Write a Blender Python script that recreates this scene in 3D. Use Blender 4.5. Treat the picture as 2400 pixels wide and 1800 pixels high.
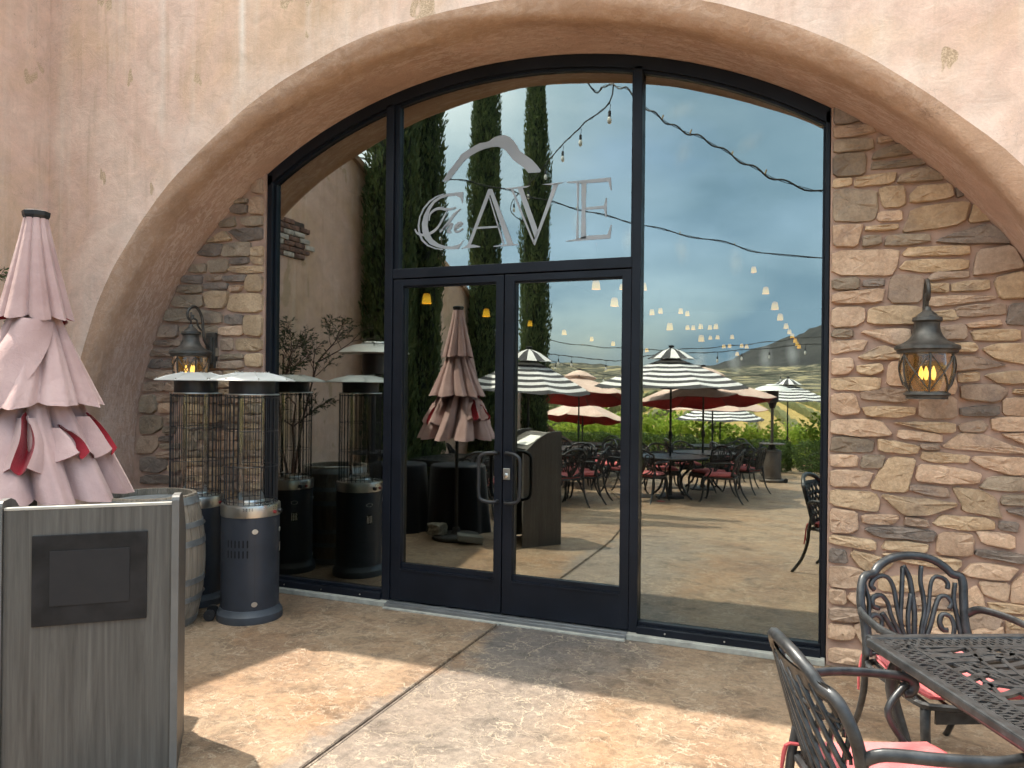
import bpy, bmesh, math, random
import numpy as np
from mathutils import Vector, Matrix
for o in list(bpy.data.objects): bpy.data.objects.remove(o, do_unlink=True)
S = bpy.context.scene
COL = S.collection
R = math.radians
random.seed(7); rng = np.random.default_rng(7)

# ---------------------------------------------------------------- camera
cam_d = bpy.data.cameras.new('camera'); cam = bpy.data.objects.new('camera', cam_d); COL.objects.link(cam)
cam_d.sensor_width = 36.0; cam_d.lens = 27.0; cam_d.clip_start = 0.05; cam_d.clip_end = 6000
yaw, pit, rol = R(21.8818), R(0.064), R(0.605)
fw = Vector((-math.sin(yaw)*math.cos(pit), math.cos(yaw)*math.cos(pit), math.sin(pit)))
r0 = Vector((math.cos(yaw), math.sin(yaw), 0)); u0 = r0.cross(fw)
r2 = r0*math.cos(rol)+u0*math.sin(rol); u2 = u0*math.cos(rol)-r0*math.sin(rol)
mw = Matrix.Identity(4)
for i in range(3): mw[i][0] = r2[i]; mw[i][1] = u2[i]; mw[i][2] = -fw[i]
mw[0][3], mw[1][3], mw[2][3] = 0.0, -5.1207, 1.6805
cam.matrix_world = mw
S.camera = cam
S.render.resolution_x, S.render.resolution_y = 1024, 768

# ---------------------------------------------------------------- world, sun, exposure
SUNV = Vector((-0.49, 0.07, 1.0)).normalized()      # towards the sun
SUN_EL = math.asin(SUNV.z); SUN_AZ = math.atan2(SUNV.x, SUNV.y)
W = bpy.data.worlds.new('World'); S.world = W; W.use_nodes = True
wn = W.node_tree; wn.nodes.clear()
def wnode(t, **k):
    n = wn.nodes.new(t)
    for a, b in k.items(): setattr(n, a, b)
    return n
wo = wnode('ShaderNodeOutputWorld'); bg = wnode('ShaderNodeBackground')
sky = wnode('ShaderNodeTexSky', sky_type='NISHITA', sun_disc=False)
sky.sun_elevation = SUN_EL; sky.sun_rotation = SUN_AZ; sky.altitude = 400; sky.air_density = 1.2; sky.dust_density = 2.5
tc = wnode('ShaderNodeTexCoord'); mp = wnode('ShaderNodeMapping'); mp.inputs['Scale'].default_value = (1, 1, 2.2)
nz = wnode('ShaderNodeTexNoise'); nz.inputs['Scale'].default_value = 1.7; nz.inputs['Detail'].default_value = 7; nz.inputs['Roughness'].default_value = 0.55
cr = wnode('ShaderNodeValToRGB'); cr.color_ramp.elements[0].position = 0.22; cr.color_ramp.elements[1].position = 0.50
nz2 = wnode('ShaderNodeTexNoise'); nz2.inputs['Scale'].default_value = 2.6; nz2.inputs['Detail'].default_value = 5
cr2 = wnode('ShaderNodeValToRGB')
cr2.color_ramp.elements[0].color = (1.42, 2.35, 3.1, 1); cr2.color_ramp.elements[1].color = (3.2, 4.3, 4.95, 1)
cr2.color_ramp.elements[0].position = 0.36; cr2.color_ramp.elements[1].position = 0.66
mx = wnode('ShaderNodeMix', data_type='RGBA')
wl = wn.links.new
wl(tc.outputs['Generated'], mp.inputs['Vector']); wl(mp.outputs['Vector'], nz.inputs['Vector']); wl(mp.outputs['Vector'], nz2.inputs['Vector'])
wl(nz.outputs['Fac'], cr.inputs['Fac']); wl(nz2.outputs['Fac'], cr2.inputs['Fac'])
wl(cr.outputs['Color'], mx.inputs[0]); wl(sky.outputs['Color'], mx.inputs[6]); wl(cr2.outputs['Color'], mx.inputs[7])
# clouds glow towards the sun and stay slate grey away from it
dt = wnode('ShaderNodeVectorMath', operation='DOT_PRODUCT'); nrm = wnode('ShaderNodeVectorMath', operation='NORMALIZE')
wl(tc.outputs['Generated'], nrm.inputs[0]); wl(nrm.outputs[0], dt.inputs[0]); dt.inputs[1].default_value = tuple(SUNV)
gl = wnode('ShaderNodeMapRange', interpolation_type='SMOOTHSTEP'); wl(dt.outputs['Value'], gl.inputs['Value'])
for a_, b_ in zip(('From Min','From Max','To Min','To Max'), (0.18, 0.97, 0.0, 1.0)): gl.inputs[a_].default_value = b_
vm = wnode('ShaderNodeVectorMath', operation='MULTIPLY'); tn = wnode('ShaderNodeMix', data_type='VECTOR'); wl(gl.outputs[0], tn.inputs[0])
tn.inputs[4].default_value = (0.56, 0.605, 0.655); tn.inputs[5].default_value = (4.9, 3.45, 2.65)
wl(cr2.outputs['Color'], vm.inputs[0]); wl(tn.outputs[1], vm.inputs[1]); wl(vm.outputs[0], mx.inputs[7])
wl(mx.outputs[2], bg.inputs['Color']); bg.inputs['Strength'].default_value = 0.15
wl(bg.outputs[0], wo.inputs[0])
sd = bpy.data.lights.new('sun', 'SUN'); sd.energy = 2.9; sd.angle = R(0.6); sd.color = (1.0, 0.905, 0.77)
sun = bpy.data.objects.new('sun', sd); COL.objects.link(sun)
sun.rotation_euler = SUNV.to_track_quat('Z', 'Y').to_euler(); sun.location = (-6, 2, 14)
S.view_settings.view_transform = 'Standard'; S.view_settings.look = 'None'
S.view_settings.exposure = 1.72; S.view_settings.gamma = 1.0; S.view_settings.use_curve_mapping = False
S.render.engine = 'CYCLES'
S.cycles.max_bounces = 6; S.cycles.transparent_max_bounces = 16; S.cycles.glossy_bounces = 3; S.cycles.diffuse_bounces = 3; S.cycles.transmission_bounces = 3; S.cycles.caustics_reflective = False; S.cycles.caustics_refractive = False; S.cycles.use_adaptive_sampling = True; S.cycles.adaptive_threshold = 0.03

# ---------------------------------------------------------------- helpers
class B:
    def __init__(s): s.v = []; s.f = []; s.m = []
    def add(s, vs, fs, mi=0, mat=None):
        o = len(s.v)
        if mat is not None: vs = [mat @ Vector(p) for p in vs]
        s.v.extend([tuple(p) for p in vs]); s.f.extend([tuple(i+o for i in f) for f in fs]); s.m.extend([mi]*len(fs)); return s
    def box(s, x0, x1, y0, y1, z0, z1, mi=0, mat=None):
        return s.add([(x0,y0,z0),(x1,y0,z0),(x1,y1,z0),(x0,y1,z0),(x0,y0,z1),(x1,y0,z1),(x1,y1,z1),(x0,y1,z1)],
            [(0,3,2,1),(4,5,6,7),(0,1,5,4),(1,2,6,5),(2,3,7,6),(3,0,4,7)], mi, mat)
    def cbox(s, x0, x1, y0, y1, z0, z1, c=0.01, mi=0, mat=None):
        bm = bmesh.new(); bmesh.ops.create_cube(bm, size=1)
        for v in bm.verts: v.co = Vector(((x0+x1)/2+v.co.x*(x1-x0), (y0+y1)/2+v.co.y*(y1-y0), (z0+z1)/2+v.co.z*(z1-z0)))
        bmesh.ops.bevel(bm, geom=bm.edges[:], offset=c, segments=2, affect='EDGES', profile=0.5)
        bm.verts.ensure_lookup_table()
        vs = [v.co.copy() for v in bm.verts]; fs = [[v.index for v in f.verts] for f in bm.faces]; bm.free()
        return s.add(vs, fs, mi, mat)
    def tube(s, path, r, n=6, mi=0, cap=True, mat=None, flat=1.0):
        P = [Vector(p) for p in path]; k = len(P); rr = r if hasattr(r, '__len__') else [r]*k
        vs = []; up = Vector((0,0,1)); prevn = None
        for i in range(k):
            t = (P[min(i+1,k-1)]-P[max(i-1,0)])
            if t.length < 1e-9: t = Vector((0,0,1))
            t.normalize()
            if prevn is None:
                a = up if abs(t.z) < 0.9 else Vector((0,1,0))
                nn = (a - t*a.dot(t)).normalized()
            else:
                nn = prevn - t*prevn.dot(t)
                nn = nn.normalized() if nn.length > 1e-6 else prevn
            prevn = nn; b = t.cross(nn)
            for j in range(n):
                a = 2*math.pi*j/n
                vs.append(P[i]+nn*(math.cos(a)*rr[i])+b*(math.sin(a)*rr[i]*flat))
        fs = [(i*n+j, i*n+(j+1)%n, (i+1)*n+(j+1)%n, (i+1)*n+j) for i in range(k-1) for j in range(n)]
        if cap: fs += [tuple(range(n-1,-1,-1)), tuple((k-1)*n+j for j in range(n))]
        return s.add(vs, fs, mi, mat)
    def lathe(s, prof, n=24, mi=0, cx=0, cy=0, cap=True, mat=None, rf=None):
        vs = []; k = len(prof)
        for (r, z) in prof:
            for j in range(n):
                a = 2*math.pi*j/n; q = r*(rf(a, z) if rf else 1)
                vs.append((cx+q*math.cos(a), cy+q*math.sin(a), z))
        fs = [(i*n+j, i*n+(j+1)%n, (i+1)*n+(j+1)%n, (i+1)*n+j) for i in range(k-1) for j in range(n)]
        if cap: fs += [tuple(range(n-1,-1,-1)), tuple((k-1)*n+j for j in range(n))]
        return s.add(vs, fs, mi, mat)
    def ring(s, R_, r, z, n=24, m=6, mi=0, cx=0, cy=0, mat=None):
        vs = []
        for i in range(n):
            a = 2*math.pi*i/n
            for j in range(m):
                b = 2*math.pi*j/m
                vs.append((cx+(R_+r*math.cos(b))*math.cos(a), cy+(R_+r*math.cos(b))*math.sin(a), z+r*math.sin(b)))
        fs = [(i*m+j, ((i+1)%n)*m+j, ((i+1)%n)*m+(j+1)%m, i*m+(j+1)%m) for i in range(n) for j in range(m)]
        return s.add(vs, fs, mi, mat)
    def ribbon(s, path, w, z0, z1, mi=0):
        P = [Vector((p[0], p[1])) for p in path]; n = len(P); vs = []
        for i in range(n):
            t = P[min(i+1,n-1)]-P[max(i-1,0)]; t = t.normalized() if t.length > 0 else Vector((1,0)); q = Vector((-t.y, t.x))*w
            for a, z in ((1,z0),(1,z1),(-1,z1),(-1,z0)): vs.append((P[i].x+q.x*a, P[i].y+q.y*a, z))
        return s.add(vs, [(i*4+j, i*4+(j+1)%4, (i+1)*4+(j+1)%4, (i+1)*4+j) for i in range(n-1) for j in range(4)]+[(0,1,2,3),(4*n-1,4*n-2,4*n-3,4*n-4)], mi)
    def prism_xz(s, poly, y0, y1, mi=0, mat=None):
        n = len(poly); vs = [(x, y0, z) for x, z in poly]+[(x, y1, z) for x, z in poly]
        fs = [tuple(range(n)), tuple(range(2*n-1, n-1, -1))]+[(i+n, (i+1)%n+n, (i+1)%n, i) for i in range(n)]
        return s.add(vs, fs, mi, mat)
    def obj(s, name, mats, parent=None, smooth=False, ang=None):
        return mesh_obj(name, s.v, s.f, mats, parent, smooth, s.m, ang)
def mesh_obj(name, v, f, mats, parent=None, smooth=False, mi=None, ang=None):
    me = bpy.data.meshes.new(name)
    me.from_pydata([tuple(p) for p in v], [], f)
    if not isinstance(mats, (list, tuple)): mats = [mats]
    for m in mats: me.materials.append(m)
    if mi is not None and len(mats) > 1: me.polygons.foreach_set('material_index', mi)
    if smooth or ang:
        me.polygons.foreach_set('use_smooth', [True]*len(me.polygons))
        if ang: me.set_sharp_from_angle(angle=R(ang))
    me.update()
    o = bpy.data.objects.new(name, me); COL.objects.link(o)
    if parent: o.parent = parent
    return o
def fix_normals(o):
    bm = bmesh.new(); bm.from_mesh(o.data); bmesh.ops.recalc_face_normals(bm, faces=bm.faces); bm.to_mesh(o.data); bm.free(); return o
def tag(o, label, cat, group=None):
    o['label'] = label; o['category'] = cat
    if group: o['group'] = group
    return o
def thing(name, label, cat, loc=(0,0,0), rz=0, group=None):
    o = bpy.data.objects.new(name, None); o.empty_display_size = 0.2; COL.objects.link(o)
    o.location = loc; o.rotation_euler = (0,0,rz); return tag(o, label, cat, group)
def struct(o, kind='structure'): o['kind'] = kind; return o
KIDS = {}
def dup(root, loc, rz, label, group=None, rx=0, scale=1):
    def cp(o, par):
        c = o.copy(); COL.objects.link(c); c.parent = par
        for ch in list(o.children): cp(ch, c)
        return c
    r = cp(root, None); r.location = loc; r.rotation_euler = (rx,0,rz); r.scale = (scale,)*3; r['label'] = label
    if group: r['group'] = group
    return r
def leaf_mesh(name, P, Nrm, L, Wd, mats, parent=None, up=0.0, mi=None, tri=False):
    """many leaf quads: centre P, direction Nrm (long axis), length L, width Wd (numpy arrays)"""
    n = len(P); d = Nrm/np.linalg.norm(Nrm, axis=1, keepdims=True)
    a = rng.normal(size=(n,3)); s = np.cross(d, a); s /= np.linalg.norm(s, axis=1, keepdims=True)+1e-9
    L = np.broadcast_to(np.asarray(L, float), (n,))[:,None]; Wd = np.broadcast_to(np.asarray(Wd, float), (n,))[:,None]
    if tri:
        V = np.stack([P-s*Wd*0.5, P+s*Wd*0.5, P+d*L], 1).reshape(-1,3); k = 3
    else:
        V = np.stack([P, P+d*L*0.45+s*Wd*0.5, P+d*L, P+d*L*0.5-s*Wd*0.5], 1).reshape(-1,3); k = 4
    me = bpy.data.meshes.new(name)
    me.vertices.add(n*k); me.vertices.foreach_set('co', V.astype(np.float32).ravel())
    me.loops.add(n*k); me.loops.foreach_set('vertex_index', np.arange(n*k, dtype=np.int32))
    me.polygons.add(n); me.polygons.foreach_set('loop_start', np.arange(0, n*k, k, dtype=np.int32))
    if not isinstance(mats, (list, tuple)): mats = [mats]
    for m in mats: me.materials.append(m)
    if mi is not None: me.polygons.foreach_set('material_index', np.asarray(mi, np.int32))
    me.update(calc_edges=True)
    o = bpy.data.objects.new(name, me); COL.objects.link(o)
    if parent: o.parent = parent
    return o

# ---------------------------------------------------------------- materials
def newmat(name):
    m = bpy.data.materials.new(name); m.use_nodes = True; nt = m.node_tree
    return m, nt, nt.nodes['Principled BSDF']
def nd(nt, t, ins=None, **k):
    n = nt.nodes.new(t)
    for a, b in k.items(): setattr(n, a, b)
    for a, b in (ins or {}).items():
        if isinstance(b, bpy.types.NodeSocket): nt.links.new(b, n.inputs[a])
        else: n.inputs[a].default_value = b
    return n
def ramp(nt, fac, stops):
    n = nt.nodes.new('ShaderNodeValToRGB'); e = n.color_ramp.elements
    while len(e) < len(stops): e.new(0.5)
    for i, (p, c) in enumerate(stops):
        e[i].position = p; e[i].color = (*c, 1) if hasattr(c, '__len__') else (c, c, c, 1)
    nt.links.new(fac, n.inputs['Fac']); return n.outputs['Color']
def mixc(nt, fac, a, b, blend='MIX'):
    n = nt.nodes.new('ShaderNodeMix'); n.data_type = 'RGBA'; n.blend_type = blend
    for i, x in ((0, fac), (6, a), (7, b)):
        if isinstance(x, bpy.types.NodeSocket): nt.links.new(x, n.inputs[i])
        else: n.inputs[i].default_value = x if i == 0 else (*x, 1)
    return n.outputs[2]
def math_(nt, op, a, b=None, c=None):
    n = nt.nodes.new('ShaderNodeMath'); n.operation = op
    for i, x in enumerate((a, b, c)):
        if x is None: continue
        if isinstance(x, bpy.types.NodeSocket): nt.links.new(x, n.inputs[i])
        else: n.inputs[i].default_value = x
    return n.outputs[0]
def coords(nt, scale=(1,1,1), obj=False):
    if obj: v = nt.nodes.new('ShaderNodeTexCoord').outputs['Object']
    else: v = nt.nodes.new('ShaderNodeNewGeometry').outputs['Position']
    return nd(nt, 'ShaderNodeMapping', {'Vector': v, 'Scale': scale}).outputs[0]
def noise(nt, vec, scale, detail=4, rough=0.55, dist=0.0):
    return nd(nt, 'ShaderNodeTexNoise', {'Vector': vec, 'Scale': scale, 'Detail': detail, 'Roughness': rough, 'Distortion': dist}).outputs['Fac']
def bump(nt, bs, h, strength=0.3, dist=0.01):
    b = nd(nt, 'ShaderNodeBump', {'Strength': strength, 'Distance': dist, 'Height': h}); nt.links.new(b.outputs[0], bs.inputs['Normal'])
def simple(name, col, rough=0.5, metal=0.0, var=0.15, scale=8, bmp=0.0, bscale=60, obj=False, spec=0.5, coat=0.0):
    m, nt, bs = newmat(name); v = coords(nt, obj=obj)
    f = noise(nt, v, scale, 5)
    lo = tuple(c*(1-var) for c in col); hi = tuple(min(1, c*(1+var)) for c in col)
    c = ramp(nt, f, [(0.3, lo), (0.7, hi)]); nt.links.new(c, bs.inputs['Base Color'])
    rr = ramp(nt, noise(nt, v, scale*2.3, 4), [(0.3, max(0, rough-0.08)), (0.7, min(1, rough+0.08))]); nt.links.new(rr, bs.inputs['Roughness'])
    bs.inputs['Metallic'].default_value = metal; bs.inputs['Specular IOR Level'].default_value = spec; bs.inputs['Coat Weight'].default_value = coat
    if bmp: bump(nt, bs, noise(nt, v, bscale, 5), bmp, 0.004)
    return m
def m_floor():
    m, nt, bs = newmat('stamped_concrete'); v = coords(nt)
    warp = nd(nt, 'ShaderNodeTexNoise', {'Vector': v, 'Scale': 3.2, 'Detail': 5, 'Roughness': 0.6})
    wv = nd(nt, 'ShaderNodeVectorMath', {0: warp.outputs['Color'], 1: (0.5,0.5,0.5)}, operation='SUBTRACT')
    wv = nd(nt, 'ShaderNodeVectorMath', {0: wv.outputs[0], 'Scale': 0.75}, operation='SCALE')
    wv = nd(nt, 'ShaderNodeVectorMath', {0: v, 1: wv.outputs[0]}, operation='ADD').outputs[0]
    wv = nd(nt, 'ShaderNodeMapping', {'Vector': wv, 'Scale': (0.75, 1.25, 1), 'Rotation': (0,0,0.5)}).outputs[0]
    vo = nd(nt, 'ShaderNodeTexVoronoi', {'Vector': wv, 'Scale': 4.6}, feature='DISTANCE_TO_EDGE').outputs['Distance']
    vo2 = nd(nt, 'ShaderNodeTexVoronoi', {'Vector': wv, 'Scale': 13.0}, feature='DISTANCE_TO_EDGE').outputs['Distance']
    l1 = ramp(nt, vo, [(0.0, 0.85), (0.045, 0.0)]); l2 = ramp(nt, vo2, [(0.0, 0.75), (0.03, 0.0)])
    msk = ramp(nt, noise(nt, v, 2.1, 5, 0.65), [(0.38, 0.0), (0.52, 1.0)])
    msk2 = ramp(nt, noise(nt, v, 5.5, 5, 0.65), [(0.43, 0.0), (0.57, 1.0)])
    l1 = math_(nt, 'MULTIPLY', l1, msk); l2 = math_(nt, 'MULTIPLY', l2, msk2)
    lines = math_(nt, 'MAXIMUM', l1, l2)
    big = noise(nt, v, 0.85, 6, 0.6, 0.4)
    base = ramp(nt, big, [(0.3, (0.205,0.126,0.078)), (0.45, (0.265,0.178,0.115)), (0.56, (0.31,0.219,0.144)), (0.7, (0.24,0.157,0.103))])
    ora = ramp(nt, noise(nt, v, 1.4, 4, 0.6, 0.5), [(0.5, 0.0), (0.74, 0.5)])
    base = mixc(nt, ora, base, (0.325, 0.175, 0.085))
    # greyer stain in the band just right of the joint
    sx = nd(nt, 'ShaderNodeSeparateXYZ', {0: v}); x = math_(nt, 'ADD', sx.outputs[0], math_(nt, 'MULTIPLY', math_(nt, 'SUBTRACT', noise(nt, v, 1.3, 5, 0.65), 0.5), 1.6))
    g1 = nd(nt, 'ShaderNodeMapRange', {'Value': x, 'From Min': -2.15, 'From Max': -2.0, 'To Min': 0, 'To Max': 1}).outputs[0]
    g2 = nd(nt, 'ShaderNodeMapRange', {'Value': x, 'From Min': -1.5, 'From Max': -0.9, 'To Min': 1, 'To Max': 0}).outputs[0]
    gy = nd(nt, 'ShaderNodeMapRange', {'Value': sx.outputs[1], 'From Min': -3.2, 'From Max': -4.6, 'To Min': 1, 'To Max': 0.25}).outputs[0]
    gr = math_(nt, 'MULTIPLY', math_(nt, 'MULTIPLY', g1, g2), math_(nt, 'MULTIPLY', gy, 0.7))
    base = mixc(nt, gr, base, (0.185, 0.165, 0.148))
    door_dark = math_(nt, 'MULTIPLY', gr, nd(nt, 'ShaderNodeMapRange', {'Value': math_(nt, 'ADD', sx.outputs[1], math_(nt, 'MULTIPLY', noise(nt, v, 2.2, 4), 0.5)), 'From Min': -0.85, 'From Max': -0.25, 'To Min': 0, 'To Max': 0.85}).outputs[0])
    base = mixc(nt, door_dark, base, (0.075, 0.073, 0.078))  # base colour turns darker towards the door inside the grey band
    fine = ramp(nt, noise(nt, v, 26, 6, 0.7), [(0.3, 0.62), (0.7, 1.25)])
    base = mixc(nt, 1.0, base, fine, 'MULTIPLY')
    dark = ramp(nt, noise(nt, v, 4.5, 5, 0.7, 0.6), [(0.34, 0.55), (0.5, 1.0)])
    base = mixc(nt, 1.0, base, dark, 'MULTIPLY')
    col = mixc(nt, math_(nt, 'MULTIPLY', lines, 0.72), base, (0.50, 0.405, 0.30))
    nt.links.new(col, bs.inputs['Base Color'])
    rr = ramp(nt, noise(nt, v, 3, 4), [(0.3, 0.42), (0.7, 0.62)]); nt.links.new(rr, bs.inputs['Roughness'])
    bs.inputs['Specular IOR Level'].default_value = 0.4
    h = math_(nt, 'ADD', math_(nt, 'MULTIPLY', lines, 0.6), math_(nt, 'MULTIPLY', noise(nt, wv, 9, 7, 0.65), 1.0))
    bump(nt, bs, h, 0.55, 0.02); return m
def m_stucco(name, dark=False):
    m, nt, bs = newmat(name); v = coords(nt)
    big = noise(nt, v, 0.9, 5, 0.6, 0.6)
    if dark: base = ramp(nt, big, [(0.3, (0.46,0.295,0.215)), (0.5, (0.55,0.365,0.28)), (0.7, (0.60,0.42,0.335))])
    else: base = ramp(nt, big, [(0.26, (0.56,0.375,0.245)), (0.42, (0.66,0.455,0.33)), (0.54, (0.69,0.48,0.39)), (0.64, (0.75,0.56,0.465)), (0.78, (0.65,0.445,0.325))])
    sv = nd(nt, 'ShaderNodeMapping', {'Vector': v, 'Scale': (2.4, 2.4, 0.16)}).outputs[0]
    st = ramp(nt, noise(nt, sv, 2.6, 5, 0.65), [(0.52, 0.0), (0.72, 0.45)])
    if not dark: base = mixc(nt, st, base, (0.78, 0.66, 0.56))
    st2 = ramp(nt, noise(nt, sv, 4.1, 5, 0.65), [(0.30, 0.4), (0.46, 0.0)])
    if not dark: base = mixc(nt, st2, base, (0.47, 0.32, 0.22))
    sp = nd(nt, 'ShaderNodeSeparateXYZ', {0: v})
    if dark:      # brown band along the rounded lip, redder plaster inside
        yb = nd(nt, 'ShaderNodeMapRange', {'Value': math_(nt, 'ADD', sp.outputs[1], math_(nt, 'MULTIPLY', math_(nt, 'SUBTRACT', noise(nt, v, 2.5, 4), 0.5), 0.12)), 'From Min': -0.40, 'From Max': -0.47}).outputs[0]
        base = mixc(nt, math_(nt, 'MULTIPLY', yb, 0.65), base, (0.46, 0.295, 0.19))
    else:         # pale weathered band of plaster just outside the arch
        ex = math_(nt, 'POWER', math_(nt, 'DIVIDE', math_(nt, 'ADD', sp.outputs[0], 2.07), 3.68), 2.0); ez = math_(nt, 'POWER', math_(nt, 'DIVIDE', math_(nt, 'SUBTRACT', sp.outputs[2], 0.937), 3.19), 2.0)
        er = math_(nt, 'ADD', math_(nt, 'SQRT', math_(nt, 'ADD', ex, ez)), math_(nt, 'MULTIPLY', math_(nt, 'SUBTRACT', noise(nt, v, 2.2, 5, 0.65), 0.5), 0.10))
        bd = math_(nt, 'MULTIPLY', ramp(nt, er, [(0.0, 0.0), (0.97, 0.0), (0.99, 0.85), (0.999, 0.85)]), ramp(nt, math_(nt, 'SUBTRACT', er, 1.0), [(0.0, 1.0), (0.11, 0.0)]))
        # pale mineral runs that drip down the plaster above the arch
        wx = math_(nt, 'ADD', sp.outputs[0], math_(nt, 'MULTIPLY', math_(nt, 'SUBTRACT', noise(nt, sv, 3.0, 4), 0.5), 0.10))
        for x0_, wd_, z0_, k_ in ((-3.98, 0.045, 3.75, 0.75), (-2.06, 0.11, 4.1, 0.55), (-0.09, 0.06, 3.55, 0.6), (-4.75, 0.05, 3.3, 0.35), (-3.4, 0.04, 4.0, 0.4)):
            gx = math_(nt, 'SUBTRACT', 1.0, math_(nt, 'MINIMUM', math_(nt, 'DIVIDE', math_(nt, 'ABSOLUTE', math_(nt, 'SUBTRACT', wx, x0_)), wd_), 1.0))
            gz_ = nd(nt, 'ShaderNodeMapRange', {'Value': sp.outputs[2], 'From Min': z0_, 'From Max': z0_+0.5}).outputs[0]
            base = mixc(nt, math_(nt, 'MULTIPLY', math_(nt, 'MULTIPLY', gx, gz_), k_), base, (0.82, 0.73, 0.66))
        base = mixc(nt, math_(nt, 'MULTIPLY', bd, ramp(nt, noise(nt, v, 3.4, 6, 0.7), [(0.35, 0.2), (0.6, 1.0)])), base, (0.80, 0.645, 0.56))
    mid = ramp(nt, noise(nt, v, 5.5, 7, 0.68, 0.8), [(0.3, 0.86), (0.7, 1.1)])
    base = mixc(nt, 1.0, base, mid, 'MULTIPLY')
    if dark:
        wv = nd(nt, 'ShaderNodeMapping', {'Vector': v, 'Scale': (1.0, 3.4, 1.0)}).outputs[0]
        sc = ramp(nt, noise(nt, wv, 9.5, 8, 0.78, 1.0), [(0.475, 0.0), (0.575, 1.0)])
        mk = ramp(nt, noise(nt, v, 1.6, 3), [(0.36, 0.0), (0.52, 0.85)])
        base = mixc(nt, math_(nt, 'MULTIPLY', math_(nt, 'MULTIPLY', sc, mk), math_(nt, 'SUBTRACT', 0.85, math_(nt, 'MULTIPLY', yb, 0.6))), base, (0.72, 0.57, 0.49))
    # knocked-off coarse patches
    pv = nd(nt, 'ShaderNodeMapping', {'Vector': v, 'Scale': (1.5, 1.5, 0.85)}).outputs[0]
    patch = ramp(nt, noise(nt, pv, 2.3, 3, 0.55, 0.3), [(0.645, 0.0), (0.66, 1.0)])
    grit = ramp(nt, noise(nt, v, 120, 3, 0.7), [(0.4, (0.34,0.235,0.145)), (0.6, (0.64,0.48,0.33))])
    if not dark: base = mixc(nt, math_(nt, 'MULTIPLY', patch, 0.8), base, grit)
    # hairline cracks near the arch band
    cw = nd(nt, 'ShaderNodeTexNoise', {'Vector': v, 'Scale': 5, 'Detail': 5})
    cv = nd(nt, 'ShaderNodeVectorMath', {0: v, 1: cw.outputs['Color']}, operation='ADD').outputs[0]
    ck = nd(nt, 'ShaderNodeTexVoronoi', {'Vector': cv, 'Scale': 2.6}, feature='DISTANCE_TO_EDGE').outputs['Distance']
    ck = math_(nt, 'MULTIPLY', ramp(nt, ck, [(0.0, 1.0), (0.008, 0.0)]), ramp(nt, noise(nt, v, 1.1, 3), [(0.55, 0.0), (0.62, 0.55)]))
    base = mixc(nt, ck, base, (0.24, 0.16, 0.12))
    base = mixc(nt, 1.0, base, ramp(nt, noise(nt, v, 85, 4, 0.75), [(0.3, 0.92), (0.7, 1.07)]), 'MULTIPLY')
    nt.links.new(base, bs.inputs['Base Color']); bs.inputs['Roughness'].default_value = 0.85; bs.inputs['Specular IOR Level'].default_value = 0.25
    tw = noise(nt, nd(nt, 'ShaderNodeMapping', {'Vector': v, 'Scale': (1,1,1.6), 'Rotation': (0,0.6,0)}).outputs[0], 7, 7, 0.62, 1.0)
    tw = math_(nt, 'ADD', tw, math_(nt, 'MULTIPLY', noise(nt, v, 75, 4, 0.7), 0.22))
    h = math_(nt, 'ADD', tw, math_(nt, 'MULTIPLY', math_(nt, 'MULTIPLY', patch, noise(nt, v, 130, 3)), 0.5))
    h = math_(nt, 'SUBTRACT', h, math_(nt, 'MULTIPLY', patch, 0.35))
    h = math_(nt, 'SUBTRACT', h, math_(nt, 'MULTIPLY', ck, 0.3))
    bump(nt, bs, h, 0.6 if dark else 0.3, 0.018); return m
def m_stone(name, c1, c2, spot):
    m, nt, bs = newmat(name); v = coords(nt)
    rnd = nd(nt, 'ShaderNodeObjectInfo').outputs['Random']
    v2 = nd(nt, 'ShaderNodeVectorMath', {0: v, 1: nd(nt, 'ShaderNodeCombineXYZ', {0: math_(nt, 'MULTIPLY', rnd, 37.0)}).outputs[0]}, operation='ADD').outputs[0]
    base = ramp(nt, noise(nt, v2, 6, 6, 0.65, 0.5), [(0.32, c1), (0.68, c2)])
    sp = ramp(nt, noise(nt, v2, 4.2, 4, 0.6), [(0.56, 0.0), (0.72, 0.75)])
    base = mixc(nt, sp, base, spot)
    br = math_(nt, 'ADD', math_(nt, 'MULTIPLY', rnd, 0.36), 0.82)
    base = mixc(nt, 1.0, base, nd(nt, 'ShaderNodeCombineXYZ', {0: br, 1: br, 2: br}).outputs[0], 'MULTIPLY')
    fine = ramp(nt, noise(nt, v, 55, 5, 0.7), [(0.3, 0.8), (0.7, 1.15)]); base = mixc(nt, 1.0, base, fine, 'MULTIPLY')
    nt.links.new(base, bs.inputs['Base Color']); bs.inputs['Roughness'].default_value = 0.8; bs.inputs['Specular IOR Level'].default_value = 0.3
    h = math_(nt, 'ADD', noise(nt, v2, 9, 6, 0.6, 1.2), math_(nt, 'MULTIPLY', noise(nt, v, 70, 4), 0.25)); bump(nt, bs, h, 0.8, 0.02); return m
def m_glass():
    m, nt, bs = newmat('coated_glass'); nt.nodes.remove(bs); out = nt.nodes['Material Output']
    g = nd(nt, 'ShaderNodeBsdfGlossy', {'Color': (0.315,0.335,0.312,1), 'Roughness': 0.0}); t = nd(nt, 'ShaderNodeBsdfTransparent', {'Color': (0.42,0.42,0.38,1)})
    a = nd(nt, 'ShaderNodeAddShader', {0: g.outputs[0], 1: t.outputs[0]}); nt.links.new(a.outputs[0], out.inputs[0]); return m
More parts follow.
